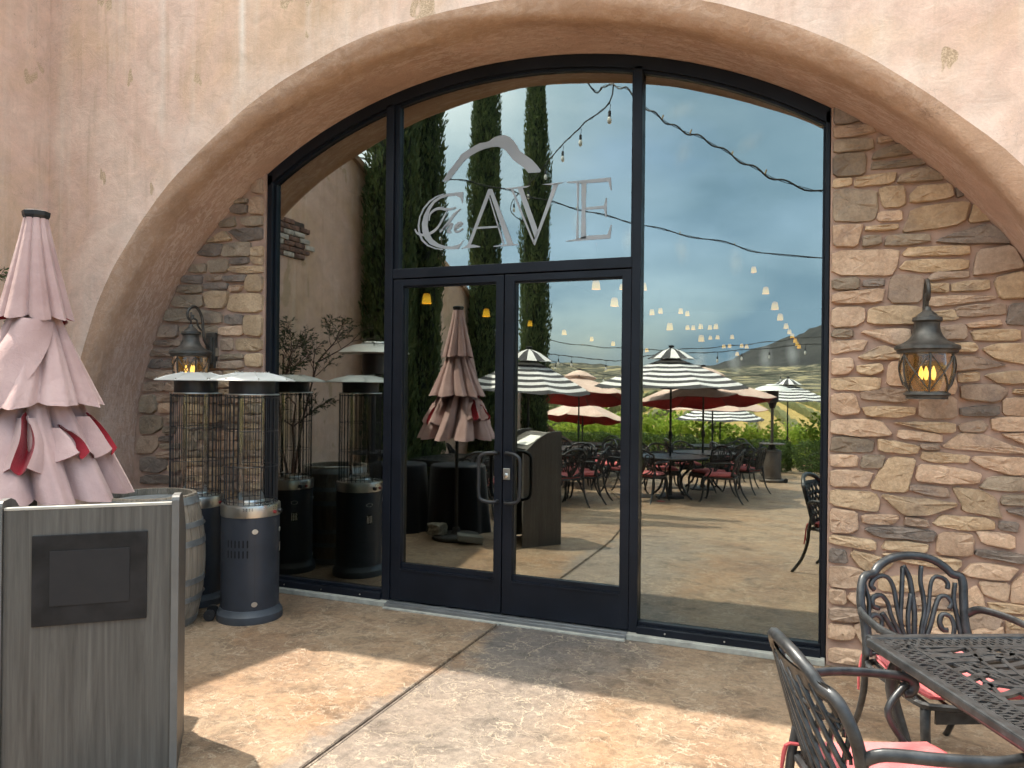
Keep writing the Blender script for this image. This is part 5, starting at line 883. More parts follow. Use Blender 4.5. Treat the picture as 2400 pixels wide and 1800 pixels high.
# ================================================================ CAST-METAL CHAIRS AND TABLES
def bk(u, v):
    """zoomed back drawing -> chair local (front = +Y)"""
    x = (u-1240)*.00056; z = .885-(v-125)*.00068; y = -.235-.13*max(0,(z-.42)/.46)+.85*x*x*.9
    return (x, y, z)
FRAMEP = [(800,760),(806,660),(815,560),(800,420),(785,300),(800,255),(850,245),(900,200),(1000,150),(1160,132),(1330,150),(1460,200),(1520,245),(1600,255),(1650,300),(1685,420),(1672,560),(1676,660),(1680,760)]
SCROLL = [[(1080,200),(1105,300),(1100,400),(1110,500),(1150,600),(1190,740)], [(1235,200),(1195,280),(1190,400),(1195,520),(1215,620),(1230,750)], [(1200,380),(1250,520),(1265,640),(1245,750)], [(1240,210),(1285,400),(1320,540),(1310,660),(1270,750)],
 [(905,345),(895,310),(920,278),(980,268),(1022,310),(1050,400),(1080,500),(1130,600),(1180,720)], [(915,475),(888,435),(920,392),(975,402),(1020,470),(1080,590),(1150,700)], [(945,610),(985,605),(1000,560),(970,512),(915,520),(895,580),(920,650),(990,700),(1100,735)],
 [(1530,350),(1560,320),(1515,275),(1440,262),(1378,285),(1345,350),(1340,450),(1325,580),(1290,710)], [(1510,470),(1565,450),(1555,400),(1475,388),(1420,440),(1400,530),(1340,650),(1290,735)], [(1560,610),(1510,590),(1500,540),(1550,508),(1610,525),(1648,590),(1620,670),(1520,715),(1380,740)], [(1490,500),(1440,560),(1390,640)], [(840,300),(870,420),(860,560),(870,680),(960,745)], [(1625,310),(1600,420),(1620,520),(1640,700),(1540,750)]]
def make_chair(name, label, style, lod=1):
    t = thing(name, label, 'chair'); n6 = 8 if lod else 6; sp = 4 if lod else 2
    B().tube(smooth_path([bk(*p) for p in FRAMEP], sp), .020 if lod else .019, n6).obj('back_frame', CAST, t, smooth=True)
    b = B()
    if style == 'scroll':
        for s in SCROLL: b.tube(smooth_path([bk(*p) for p in s], 4 if lod else 2), .0125, 6 if lod else 4, flat=.8)
    else:
        def xin(v): return (-.215+.02*abs(v-.5), .215-.02*abs(v-.5))
        for k in range(11):      # diagonal lattice
            x0 = -.38+k*.066
            for sg in (1, -1):
                pts = []
                for s in np.linspace(0, 1, 7):
                    x = (x0+.20*s)*sg; z = .44+.36*s
                    if abs(x) < .222: pts.append((x, -.235-.13*max(0,(z-.42)/.46)+.765*x*x+.006*sg, z))
                if len(pts) > 1: b.tube(pts, .0105, 4, flat=.8)
        for v in (300, 345): b.tube(smooth_path([bk(u, v+(-25 if v == 300 else 30)*math.cos((u-1240)/430*1.4)) for u in range(830, 1660, 60)], 2), .009, 5)
        plate = [bk(u, v) for v in (215, 250, 290) for u in range(880, 1610, 60)]; m = len(range(880,1610,60))
        b.add(plate+[(p[0], p[1]-.008, p[2]) for p in plate], [(i*m+j, i*m+j+1, (i+1)*m+j+1, (i+1)*m+j) for i in range(2) for j in range(m-1)]+[(3*m+i*m+j, 3*m+(i+1)*m+j, 3*m+(i+1)*m+j+1, 3*m+i*m+j+1) for i in range(2) for j in range(m-1)])
        for sg in (-1, 1):
            for zc in (.52, .60, .68):
                pts = [(sg*(.185+.022*math.cos(a)), -.235-.13*(zc-.42)/.46+.03, zc+.03*math.sin(a)) for a in np.linspace(0, 5.2, 9)]; b.tube(pts, .006, 4)
        for k in range(11):
            u = 900+k*66; b.tube(smooth_path([bk(u,365),bk(u+18,390),bk(u+33,400),bk(u+48,390),bk(u+66,365)], 2), .006, 4)
    b.tube([bk(800,742),bk(1000,748),bk(1240,750),bk(1480,748),bk(1680,742)], .011, 6)
    b.obj('back_lattice', CAST, t, smooth=True)
    # seat frame and slats
    sf = B(); pts = [(-.235,-.225,.415),(-.25,0,.41),(-.255,.2,.41),(-.2,.255,.41),(0,.27,.408),(.2,.255,.41),(.255,.2,.41),(.25,0,.41),(.235,-.225,.415),(0,-.24,.415),(-.235,-.225,.415)]
    sf.tube(smooth_path(pts, 3 if lod else 2), .015, 6)
    for k in range(7):
        x = -.2+k*.0667; sf.tube([(x,-.23,.412),(x*1.06,.255,.405)], .008, 4)
    sf.box(-.21,.21,.25,.262,.345,.40); sf.obj('seat_frame', CAST, t)
    for sx in (-1, 1):
        fl = smooth_path([(sx*.232,.225,.41),(sx*.25,.255,.31),(sx*.243,.262,.18),(sx*.252,.285,.06),(sx*.262,.31,.012),(sx*.266,.33,.012)], sp)
        B().tube(fl, [.021-.009*i/(len(fl)-1) for i in range(len(fl))], n6).obj('leg', CAST, t, smooth=True)
        rl = smooth_path([bk(806 if sx < 0 else 1674,660),(sx*.235,-.245,.40),(sx*.232,-.26,.28),(sx*.238,-.31,.13),(sx*.25,-.385,.015),(sx*.252,-.40,.01)], sp)
        B().tube(rl, [.017-.004*i/(len(rl)-1) for i in range(len(rl))], n6).obj('leg', CAST, t, smooth=True)
        ar = smooth_path([bk(795 if sx < 0 else 1685,500),(sx*.285,-.2,.665),(sx*.325,-.06,.668),(sx*.33,.09,.66),(sx*.305,.19,.655),(sx*.295,.225,.635),(sx*.295,.215,.605),(sx*.297,.19,.60)], sp)
        B().tube(ar, .0185, n6, flat=.62).tube(smooth_path([(sx*.30,.2,.63),(sx*.275,.12,.55),(sx*.27,.16,.46),(sx*.25,.2,.41)], sp), .0125, n6).obj('arm', CAST, t, smooth=True)
    # cushion with piping and ties
    cu = B(); nx, ny = 13, 13; top = []; bot = []
    for j in range(ny):
        for i in range(nx):
            u = -1+2*i/(nx-1); v = -1+2*j/(ny-1); e = max(abs(u), abs(v)); f = (1-e**6); x = u*.235*(1-.10*(v < 0)*abs(v)); y = .015+v*.24
            rnd_ = 1-.05*(abs(u)**4)*(abs(v)**4); top.append((x*rnd_, y*rnd_, .455+.03*f**.5+.006*math.sin(3*u+2*v))); bot.append((x*rnd_, y*rnd_, .443-.022*f**.5))
    cu.add(top, [(j*nx+i, j*nx+i+1, (j+1)*nx+i+1, (j+1)*nx+i) for j in range(ny-1) for i in range(nx-1)]); cu.add(bot, [(j*nx+i, (j+1)*nx+i, (j+1)*nx+i+1, j*nx+i+1) for j in range(ny-1) for i in range(nx-1)])
    rimi = [j for j in range(nx)]+[j*nx+nx-1 for j in range(1,ny)]+[(ny-1)*nx+i for i in range(nx-2,-1,-1)]+[j*nx for j in range(ny-2,0,-1)]; no = nx*ny; m = len(rimi)
    for k in range(m): cu.f.append((rimi[k], no+rimi[k], no+rimi[(k+1)%m], rimi[(k+1)%m])); cu.m.append(0)
    co = cu.obj('cushion', CUSH, t, smooth=True)
    if lod:
        pts = [top[i] for i in rimi]+[top[rimi[0]]]; B().tube(pts, .0042, 5).tube([bot[i] for i in rimi]+[bot[rimi[0]]], .0042, 5).obj('piping', PIPE, co)
        for sx in (-1, 1): B().tube(smooth_path([(sx*.215,-.22,.46),(sx*.235,-.262,.45),(sx*.25,-.27,.36),(sx*.245,-.285,.27)], 3), .006, 4, flat=.4).tube(smooth_path([(sx*.235,-.26,.45),(sx*.232,-.28,.35),(sx*.225,-.275,.30)], 3), .006, 4, flat=.4).obj('tie', PIPE, co)
    return t
def cast_table_square(name, label, loc, rz, half):
    t = thing(name, label, 'table', loc, rz); H = .725; b = B()
    for s in (-1, 1):
        b.cbox(-half, half, s*half-.022, s*half+.022, H-.03, H+.004, .008); b.cbox(s*half-.022, s*half+.022, -half+.0225, half-.0225, H-.03, H+.004, .008)
    b.obj('table_rim', CAST, t)
    l = B(); i1 = half-.02; i2 = half-.115
    for s in (-1, 1):
        l.box(-i2, i2, s*i2-.008, s*i2+.008, H-.008, H); l.box(s*i2-.008, s*i2+.008, -i2+.0082, i2-.0082, H-.0081, H-.0001)
    nb = 30; zc = [0]
    def rib(pts, w):
        zc[0] = (zc[0]+1) % 9; l.ribbon(pts, w, H-.010-.0004*zc[0], H-.0005-.0004*zc[0])
    for k in range(nb+1):
        c = -i1+2*i1*k/nb
        for s in (-1, 1):
            for ax in (0, 1):
                for ph in (1, -1):
                    pts = []
                    for t_ in np.linspace(0, 1, 7):
                        w = i2+(i1-i2)*t_; q_ = max(-i1, min(i1, c+ph*.013*math.sin(t_*2*math.pi))); pts.append((q_, s*w) if ax == 0 else (s*w, q_))
                    rib(pts, .0055)
    q = random.Random(11); LS = .62
    for k in range(15):       # flowing leaf bars of the centre panel
        y0_ = -i2+2*i2*(k+.5)/15
        xs = np.linspace(-i2, i2, 46); rib([(x, max(-i2, min(i2, y0_+.055*math.sin(x*7+k*.18)+.02*math.sin(x*17+k*.7)))) for x in xs], .0135)
    for k in range(120):
        x0_ = q.uniform(-i2*.95, i2*.95); y0_ = q.uniform(-i2*.95, i2*.95); a_ = .5*math.cos(x0_*7)+q.uniform(-.25,.25); L_ = q.uniform(.07,.16); cv_ = q.uniform(-.03,.03)
        pts = [(max(-i2, min(i2, x0_+L_*(t_-.5)*math.cos(a_)-cv_*math.sin(math.pi*t_)*math.sin(a_))), max(-i2, min(i2, y0_+L_*(t_-.5)*math.sin(a_)+cv_*math.sin(math.pi*t_)*math.cos(a_)))) for t_ in np.linspace(0, 1, 7)]
        rib(pts, q.uniform(.007,.012))
    for k in range(16):
        x0_ = -i2+2*i2*(k+.5)/16; rib([(max(-i2, min(i2, x0_+.035*math.sin(y*9+k))), y) for y in np.linspace(-i2, i2, 30)], .007)
    l.obj('top_lattice', CAST, t)
    for sx in (-1, 1):
        for sy in (-1, 1):
            pth = smooth_path([(sx*(half-.09),sy*(half-.09),H-.03),(sx*(half-.06),sy*(half-.06),.55),(sx*(half-.11),sy*(half-.11),.25),(sx*(half-.07),sy*(half-.07),.02)], 5)
            B().tube(pth, .024, 8).obj('leg', CAST, t, smooth=True)
    ap = B()
    for s in (-1, 1):
        ap.box(-half+.12, half-.12, s*(half-.09)-.006, s*(half-.09)+.006, H-.10, H-.035); ap.box(s*(half-.09)-.006, s*(half-.09)+.006, -half+.12, half-.12, H-.10, H-.035)
    ap.obj('apron', CAST, t); return t
RT = math.atan2(.42,.907)
TC = (0.18+.535*.907+.535*.42, -1.86+.535*.42-.535*.907)
cast_table_square('dining_table', 'dark cast metal square table with pierced top at the lower right corner', (TC[0], TC[1], 0), RT, .535)
E1 = np.array([.907,.42]); E2 = np.array([.42,-.907]); TCv = np.array(TC)
chA = make_chair('dining_chair', 'cast metal armchair with scrollwork back against the right stone wall', 'scroll'); chA['group'] = 'cast metal armchairs'
p = TCv-E2*.88; chA.location = (p[0], p[1], 0); chA.rotation_euler = (0,0,math.atan2(E2[1],E2[0])-math.pi/2)
chB = make_chair('dining_chair', 'cast metal armchair with woven lattice back, nearest at the right bottom edge', 'lattice'); chB['group'] = 'cast metal armchairs'
p = TCv-E1*.715+E2*-.01; chB.location = (p[0], p[1], 0); chB.rotation_euler = (0,0,math.atan2(E1[1],E1[0])-math.pi/2)

# ================================================================ SHRUB in the corner
sh = thing('nandina_shrub', 'tall thin-stemmed shrub with feathery leaves in the corner by the side wall', 'shrub', (-5.36,-1.72,0))
stb = B(); LP = []; LD = []
q = random.Random(21)
def branch(p, d, L, r_, lev):
    pts = [Vector(p)]; dd = Vector(d).normalized(); n = 6
    for i in range(n):
        dd = (dd+Vector((q.uniform(-1,1),q.uniform(-1,1),q.uniform(-.6,.8)))*.16).normalized(); pts.append(pts[-1]+dd*L/n)
    stb.tube(pts, [r_*(1-.5*i/n) for i in range(n+1)], 6)
    if lev >= 2:
        for i in range(2, n+1):
            for k in range(3):
                tw = (dd+Vector((q.uniform(-1,1),q.uniform(-1,1),q.uniform(-.5,.5)))*1.1).normalized(); l = q.uniform(.06,.17); e = pts[i]+tw*l
                stb.tube([pts[i], e], .0016, 3)
                for m in range(5):
                    LP.append(tuple(pts[i]+tw*l*(.3+.7*m/6))); dv = tw+Vector((q.uniform(-1,1),q.uniform(-1,1),q.uniform(-1,.3)))*.9; LD.append(tuple(dv))
        return
    for k in range(3 if lev else 3):
        i = q.choice([5,6,6]) if lev == 0 else q.choice([2,3,4,5,6]); branch(pts[i], dd*.7+Vector((q.uniform(-1,1),q.uniform(-1,1),q.uniform(-.1,.7)))*.8, L*(.24 if lev == 0 else .62), r_*.5, lev+1)
for (dx, dy, L) in ((.20,.06,1.95),(.10,.02,2.0),(.02,.10,1.45)): branch((dx*.4, dy*.4, 0), (dx, dy, 1), L, .017, 0)
stb.obj('stem', STEMM, sh)
leaf_mesh('foliage', np.array(LP), np.array(LD), rng.uniform(.035,.06,len(LP)), rng.uniform(.010,.016,len(LP)), SHRB, sh)

# ================================================================ DRAPED TABLES
def draped(loc, label):
    t = thing('draped_table', label, 'table', loc, 0, 'round tables under black cloths')
    def rf(a, z): return 1+(.05*math.cos(9*a+.5)+.03*math.cos(14*a))*max(0, (.74-z)/.74)
    B().lathe([(0,.765),(.30,.765),(.318,.755),(.322,.73),(.335,.6),(.36,.35),(.385,.1),(.395,.005)], 72, rf=rf, cap=False).obj('tablecloth', CLOTH, t, smooth=True)
    B().lathe([(0,.73),(.3,.73),(.3,.75),(0,.75)], 32).obj('table_top', LAMI, t); B().lathe([(.25,0),(.25,.03),(.04,.05),(.04,.73)], 20).obj('pedestal', BLK, t); return t
draped((-3.92,-2.98,gz(-2.98)), 'round table under a black cloth behind the folded umbrella'); draped((-4.55,-2.70,gz(-2.7)), 'round table under a black cloth left of the folded umbrella base')

# ================================================================ MUSHROOM HEATERS
def mushroom(loc, label, mat, rz=0):
    t = thing('mushroom_heater', label, 'patio heater', loc, rz, 'mushroom patio heaters')
    B().lathe([(0,0),(.265,0),(.27,.02),(.27,.06),(.235,.085),(0,.085)], 36).obj('base', mat, t, ang=35)
    B().lathe([(0,.085),(.205,.085),(.205,.66),(.2,.672),(.208,.68),(.208,.70),(.19,.725),(.12,.74),(0,.74)], 40).obj('tank_housing', mat, t, ang=30)
    for z in (.12, .62, .66): B().ring(.206,.004,z,40,5).obj('housing_band', mat, t)
    B().lathe([(0,.74),(.09,.74),(.07,.85),(0,.85)], 20).obj('valve_collar', BLK, t); B().lathe([(0,.85),(.27,.85),(.285,.86),(.285,.872),(0,.878)], 40).obj('drinks_shelf', mat, t, ang=30)
    B().lathe([(.032,.87),(.032,1.68)], 18, cap=False).obj('pole', mat, t, smooth=True)
    B().lathe([(0,1.66),(.06,1.66),(.075,1.72),(.095,1.76),(.10,1.79),(.128,1.81),(.138,2.05),(.132,2.06),(0,2.06)], 32).obj('burner_head', BLK, t, ang=30)
    d = B().lathe([(.43,2.055),(.432,2.06),(.36,2.11),(.24,2.155),(.12,2.175),(0,2.18)], 40); d.lathe([(.428,2.053),(.36,2.104),(.24,2.149),(0,2.172)], 40); d.lathe([(0,2.18),(.15,2.18),(.13,2.20),(0,2.205)], 32); dd = d.obj('reflector_dome', ALU, t, ang=30)
    for k in range(6):
        a = 2*math.pi*k/6; B().lathe([(0,2.13),(.006,2.13),(.006,2.14),(0,2.142)], 6, cx=.31*math.cos(a), cy=.31*math.sin(a)).obj('bolt', STEEL, dd)
    for s in (-1, 1): B().lathe([(0,-.012),(.045,-.012),(.045,.012),(0,.012)], 18, mat=Matrix.Translation((.30,s*.08,.045)) @ Matrix.Rotation(R(90),4,'X')).obj('wheel', BLK, t, ang=40)
    return t
mushroom((-5.01,-2.86,gz(-2.86)), 'black mushroom patio heater with pale dome beside the draped tables', BLKM, 2); mushroom((-1.0,-13.1,gz(-13.1)), 'bronze mushroom patio heater standing in front of the hedge', BRONZ, 0)

# ================================================================ CYPRESS TREES
def cypress(loc, h, r_, label, seed, n=24000):
    t = thing('cypress_tree', label, 'tree', loc, 0, 'columnar cypress trees along the side wall'); g = np.random.default_rng(seed)
    B().lathe([(.10,-.2),(.08,.8),(.05,h*.6),(.01,h*.97)], 10).obj('trunk', BARK, t)
    def rad(z): s = np.clip(z/h, 0, 1); return r_*np.minimum(1, (s/.06+.35))*np.where(s < .55, 1, 1-((s-.55)/.45)**1.7*.93)
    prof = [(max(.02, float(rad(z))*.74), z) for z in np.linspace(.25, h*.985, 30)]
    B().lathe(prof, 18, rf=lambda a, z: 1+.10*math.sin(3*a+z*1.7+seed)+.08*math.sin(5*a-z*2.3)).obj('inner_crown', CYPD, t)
    z = .2+(h-.2)*g.random(n)**1.0; th = g.random(n)*2*np.pi
    lob = 1+.11*np.sin(3*th+z*1.7+seed)+.09*np.sin(5*th-z*2.3)+.07*np.sin(9*th+z*5+seed*2)+.05*np.sin(14*th-z*9)
    rr = rad(z)*lob*(.72+.30*g.random(n)**.6)
    P = np.stack([rr*np.cos(th), rr*np.sin(th), z], 1); out = np.stack([np.cos(th), np.sin(th), np.zeros(n)], 1)
    d = out*g.uniform(.02,.42,n)[:,None]+np.array([0,0,1.0])+g.normal(size=(n,3))*.22
    leaf_mesh('crown', P, d, g.uniform(.06,.13,n), g.uniform(.016,.036,n), CYP, t); return t
cypress((-5.62,-4.25,gz(-4.15)), 9.0, .34, 'leftmost dark cypress tree beside the left mullion', 1); cypress((-5.55,-5.0,gz(-5)), 9.2, .31, 'dark cypress tree between the left mullion and the letter C', 2)
cypress((-5.74,-7.75,gz(-7.75)), 9.6, .27, 'slim cypress tree behind the letter A of the sign', 3); cypress((-5.80,-10.6,gz(-10.7)), 10.2, .29, 'slim cypress tree behind the letter V of the sign', 4)

# ================================================================ OPEN UMBRELLAS
def open_umbrella(name, label, kind, loc, rz=0, Rr=1.36, h=2.62, tilt=0.0, ztab=0):
    t = thing(name, label, 'umbrella', loc, rz, 'open patio umbrellas'); ze, zc = h-.70, h-.18; rows = 14; nj = 6
    mats = [STRW, STRB] if kind == 'striped' else [BEIGE, BEIGE]; under_ = REDL if kind == 'beige' else STRW
    Mx = Matrix.Translation((0,0,zc)) @ Matrix.Rotation(tilt,4,'Y') @ Matrix.Translation((0,0,-zc))
    c = B(); u = B()
    for k in range(8):
        a0 = 2*math.pi*k/8; a1 = 2*math.pi*(k+1)/8; vs = []
        for i in range(rows+1):
            s = .04+.96*i/rows
            p0 = Vector((Rr*s*math.cos(a0), Rr*s*math.sin(a0))); p1 = Vector((Rr*s*math.cos(a1), Rr*s*math.sin(a1)))
            for j in range(nj+1):
                f = j/nj; p_ = p0.lerp(p1, f); sag = math.sin(math.pi*f)*(.055*s*s); zz = zc-(zc-ze)*(s**1.12)-sag*.75
                pull = 1-.055*math.sin(math.pi*f)*(s**6); vs.append((p_.x*pull, p_.y*pull, zz-(.02*math.sin(7*f+k) if i == rows else 0)))
        for i in range(rows):
            fs = [(i*(nj+1)+j, (i+1)*(nj+1)+j, (i+1)*(nj+1)+j+1, i*(nj+1)+j+1) for j in range(nj)]
            o = len(c.v) if i == 0 else o
            if i == 0: c.v.extend([tuple(Mx @ Vector(p_)) for p_ in vs])
            c.f.extend([tuple(q_+o for q_ in f) for f in fs]); c.m.extend([i % 2]*len(fs))
        u.add([(x, y, z-.008) for x, y, z in vs], [(i*(nj+1)+j, i*(nj+1)+j+1, (i+1)*(nj+1)+j+1, (i+1)*(nj+1)+j) for i in range(rows) for j in range(nj)], 0, Mx)
    can = c.obj('canopy', mats, t, smooth=True)
    if kind == 'beige': u.obj('lining', REDL, can, smooth=True)
    v = B()
    for k in range(16):
        a0 = 2*math.pi*k/16; a1 = 2*math.pi*(k+1)/16; rr = [0, .2, .42]; zz = [h-.02, h-.09, h-.22]
        vs = []
        for r_, z in zip(rr, zz): vs += [(r_*math.cos(a0)*(1 if k%2 == 0 else .97), r_*math.sin(a0)*(1 if k%2 == 0 else .97), z), (r_*math.cos(a1)*(.97 if k%2 == 0 else 1), r_*math.sin(a1)*(.97 if k%2 == 0 else 1), z)]
        v.add(vs, [(0,2,3),(2,4,5,3)], k % 2, Mx)
    v.obj('vent_cap', mats, t)
    B().lathe([(0,h-.03),(.05,h-.02),(.05,h+.01),(0,h+.02)], 10, mat=Mx).obj('finial', BLK, t)
    B().lathe([(.0195,.02),(.0195,h-.1)], 12, cap=False).obj('pole', BLK, t, smooth=True)
    B().lathe([(.02,1.02),(.032,1.03),(.034,1.12),(.02,1.16)], 12).tube([(.03,0,1.08),(.075,0,1.08),(.075,0,1.02)], .006, 6).obj('crank', BLK, t)
    B().lathe([(0,0),(.26,0),(.26,.03),(.2,.045),(.05,.05),(.035,.2),(0,.2)], 8).obj('base_plate', CAST, t)
    rb_ = B()
    for k in range(8):
        a = 2*math.pi*k/8; rb_.tube([(Rr*s*math.cos(a), Rr*s*math.sin(a), zc-(zc-ze)*(s**1.12)-.016) for s in (.03,.35,.7,.985)], .007, 4, mat=Mx); rb_.tube([(0,0,ze+.10), (Rr*.55*math.cos(a), Rr*.55*math.sin(a), zc-(zc-ze)*(.55**1.12)-.02)], .006, 4)
    rb_.obj('ribs', BLK, t); return t
open_umbrella('striped_umbrella', 'black and white striped umbrella open over the round table in the right pane', 'striped', (-2.40,-8.23,gz(-8.23)), .25, 1.37)
open_umbrella('striped_umbrella', 'black and white striped umbrella behind the meeting stiles of the doors', 'striped', (-4.42,-6.6,gz(-6.6)), .1, 1.12, 2.47, .04)
open_umbrella('beige_umbrella', 'beige umbrella with dark red underside filling the right door pane', 'beige', (-5.35,-12.5,gz(-12.5)), 1.45, 1.5, 2.50, -.15)
open_umbrella('beige_umbrella', 'small beige umbrella with red underside far behind the larger one', 'beige', (-6.0,-15.0,gz(-15.0)), 1.6, 1.25, 2.0, -.15)
open_umbrella('beige_umbrella', 'beige umbrella peeking from under the striped umbrella in the right pane', 'beige', (-2.12,-10.2,gz(-10.2)), 1.0, 1.38, 2.42, -.12)
open_umbrella('beige_umbrella', 'pale beige umbrella hanging lowest behind the round tables', 'beige', (-2.5,-14.6,gz(-14.6)), .2, 1.38, 2.36)
open_umbrella('striped_umbrella', 'striped umbrella mostly hidden behind the lowest beige umbrella', 'striped', (-2.70,-17.9,-.85), .4, 1.3, 2.3)
open_umbrella('striped_umbrella', 'far striped umbrella right of the bronze heater', 'striped', (-.93,-20.0,-.95), .3, 1.3, 2.95)

# ================================================================ ROUND TABLES AND THEIR CHAIRS
def round_table(loc, label, r_=.6):
    t = thing('round_table', label, 'table', loc, 0, 'round cast metal tables'); H = .715
    b = B().ring(r_, .014, H, 48, 6); b.lathe([(.05,H-.006),(r_*.98,H-.006),(r_*.98,H+.004),(.05,H+.004)], 40); b.obj('table_top', CAST, t, ang=30)
    for k in range(4):
        a = 2*math.pi*k/4+.4; pth = smooth_path([(.42*math.cos(a),.42*math.sin(a),H-.01),(.38*math.cos(a),.38*math.sin(a),.55),(.2*math.cos(a),.2*math.sin(a),.36),(.24*math.cos(a),.24*math.sin(a),.16),(.40*math.cos(a),.40*math.sin(a),.012)], 4)
        B().tube(pth, .02, 7).obj('leg', CAST, t, smooth=True)
    ap = B()
    for k in range(20):
        a = 2*math.pi*k/20; ap.tube([(.36*math.cos(a),.36*math.sin(a),H-.01),(.36*math.cos(a+.16),.36*math.sin(a+.16),H-.12)], .007, 4); ap.tube([(.36*math.cos(a+.16),.36*math.sin(a+.16),H-.01),(.36*math.cos(a),.36*math.sin(a),H-.12)], .007, 4)
    ap.ring(.36,.009,H-.12,32,5); ap.obj('apron', CAST, t); return t
chL = make_chair('dining_chair', 'cast metal armchair with red cushion, nearest to the glass at the striped-umbrella table', 'scroll', 0); chL['group'] = 'cast metal armchairs'
SEAT = {90: 'nearest side', 0: 'right side', 180: 'left side', -90: 'far side', 45: 'near right', 135: 'near left', -45: 'far right', -135: 'far left'}
first_used = [False]
def seats(c, angs, what, r_=.86):
    used = {}
    for a in angs:
        k = min(SEAT, key=lambda s: abs((a-s+180) % 360-180)); w = SEAT[k]
        if w in used: w = 'also '+w
        used[w] = 1
        x = c[0]+r_*math.cos(R(a)); y = c[1]+r_*math.sin(R(a)); rz = R(a+90+random.uniform(-9,9)); z = gz(y) if y > -17 else c[2]
        lab = 'red-cushioned metal armchair at %s, %s' % (what, w)
        if not first_used[0]:
            first_used[0] = True; chL.location = (x, y, z); chL.rotation_euler = (0,0,rz); chL['label'] = lab
        else: dup(chL, (x, y, z), rz, lab)
tc1 = (-2.37,-8.23); round_table((*tc1, gz(tc1[1])), 'round cast metal table under the striped umbrella in the right pane', .62); seats(tc1, [108, 8, -50, -110, 190], 'the striped-umbrella table in the right pane')
tc2 = (-2.12,-10.3); round_table((*tc2, gz(tc2[1])), 'round cast metal table behind the striped-umbrella table', .6); seats(tc2, [20, -50, -120, 175], 'the second round table in the right pane')
tc3 = (-4.42,-6.6); round_table((*tc3, gz(tc3[1])), 'round cast metal table beside the host stand in the right door pane', .6); seats(tc3, [36, -8, -55, 150, -120], 'the round table beside the host stand', .95)
tc4 = (-4.75,-9.7); round_table((*tc4, gz(tc4[1])), 'round cast metal table in the middle of the right door pane', .6); seats(tc4, [60, 5, -60, 140], 'the middle table of the right door pane', .92)
tc5 = (-5.2,-12.5); round_table((*tc5, gz(tc5[1])), 'round cast metal table under the big beige umbrella', .6); seats(tc5, [40, -10, 100, -70], 'the table under the big beige umbrella')
tc6 = (-2.5,-14.6); round_table((*tc6, gz(tc6[1])), 'round cast metal table under the lowest beige umbrella', .6); seats(tc6, [60, 0, 150, -60], 'the table under the lowest beige umbrella')
tc7 = (-1.5,-12.9); seats(tc7, [150], 'the hedge beside the bronze heater', .5)
tc8 = (-.6,-19.0, -1.0); seats(tc8, [60, 130, 10], 'the far striped umbrella beyond the hedge', .8)
struct(B().box(-9,4,-22,-17.55,-1.3,-.97).obj('lower_terrace', FLOOR))
ts = dup(next(o for o in bpy.data.objects if o.name == 'dining_table'), (-4.75,-4.75,gz(-4.75)), .2, 'square cast metal table behind the draped tables', 'square tables'); seats((-4.75,-4.75), [160, 55, 15], 'the square table behind the draped tables', .85)
nk = B().cbox(-.06,.06,-.03,.03,0,.012,.004).obj('fallen_tie', PIPE); tag(nk, 'red cushion tie fallen on the floor by the round table', 'tie'); nk.location = (-2.42,-7.5,gz(-7.5)); nk.rotation_euler = (0,0,.3)

# ================================================================ HEDGES AND VINES
def leafbox(name, label, cat, loc, size, n, mat, group, lsz, seed, bushy=.25):
    t = thing(name, label, cat, loc, 0, group); g = np.random.default_rng(seed); sx, sy, sz = size
    P = g.uniform(-1,1,(n,3)); P /= np.maximum(1e-6, (np.abs(P)**4).sum(1)**.25)[:,None]; P *= (g.random(n)[:,None]**.22)
    P[:,2] = np.abs(P[:,2]*1.0) if False else P[:,2]
    lob = 1+bushy*(np.sin(P[:,0]*5*sx+seed)*.5+np.sin(P[:,1]*4+P[:,0]*9+seed)*.35+np.sin(P[:,2]*5+P[:,0]*6)*.35)
    d = P+g.normal(size=(n,3))*.7+np.array([0,0,.35])
    Q = P*np.array([sx/2, sy/2, sz/2])*lob[:,None]+np.array([0,0,sz*.55]); Q[:,2] = np.maximum(.03, Q[:,2])
    leaf_mesh('crown', Q, d, g.uniform(lsz*.7,lsz*1.4,n), g.uniform(lsz*.4,lsz*.9,n), mat, t)
    st = B()
    for k in range(5): st.tube([(random.uniform(-.2,.2)*sx, random.uniform(-.1,.1)*sy, 0), (random.uniform(-.3,.3)*sx, random.uniform(-.15,.15)*sy, sz*.8)], .02, 5)
    st.obj('stems', BARK, t); return t
for i, (x, y, sx, sy, sz, w) in enumerate(((.55,-16.3,2.3,1.3,.85,'behind the bronze heater at the right jamb'), (2.9,-16.4,2.4,1.3,.85,'beyond the right jamb'), (-1.7,-16.9,2.2,1.2,.8,'left of the bronze heater'), (-4.1,-16.6,2.2,1.3,.85,'beside the right mullion'), (-6.5,-16.6,2.3,1.3,.85,'in the right door pane'), (-8.9,-16.4,2.2,1.2,.9,'behind the big beige umbrella'))):
    leafbox('hedge', 'clipped green hedge '+w, 'hedge', (x, y, gz(y)), (sx, sy, sz), 9000, HEDGM, 'clipped hedges at the end of the patio', .05, 30+i, .12)
vmesh = []
for i in range(3): vmesh.append(leafbox('grapevine', 'x', 'vine', (0,0,0), (1.5,1.2,1.9), 2600, VINEM, 'leafy grapevines behind the hedge', .13, 50+i, .5))
vx = [(-9.2,-19),(-8.0,-19.6),(-6.9,-19.2),(-5.9,-18.8),(-4.9,-19.5),(-3.9,-19.0),(-3.0,-20.4),(-1.9,-19.6),(-.7,-22.6),(.35,-20.2),(1.6,-19.4),(-10.6,-18.8),(2.9,-19.6)]
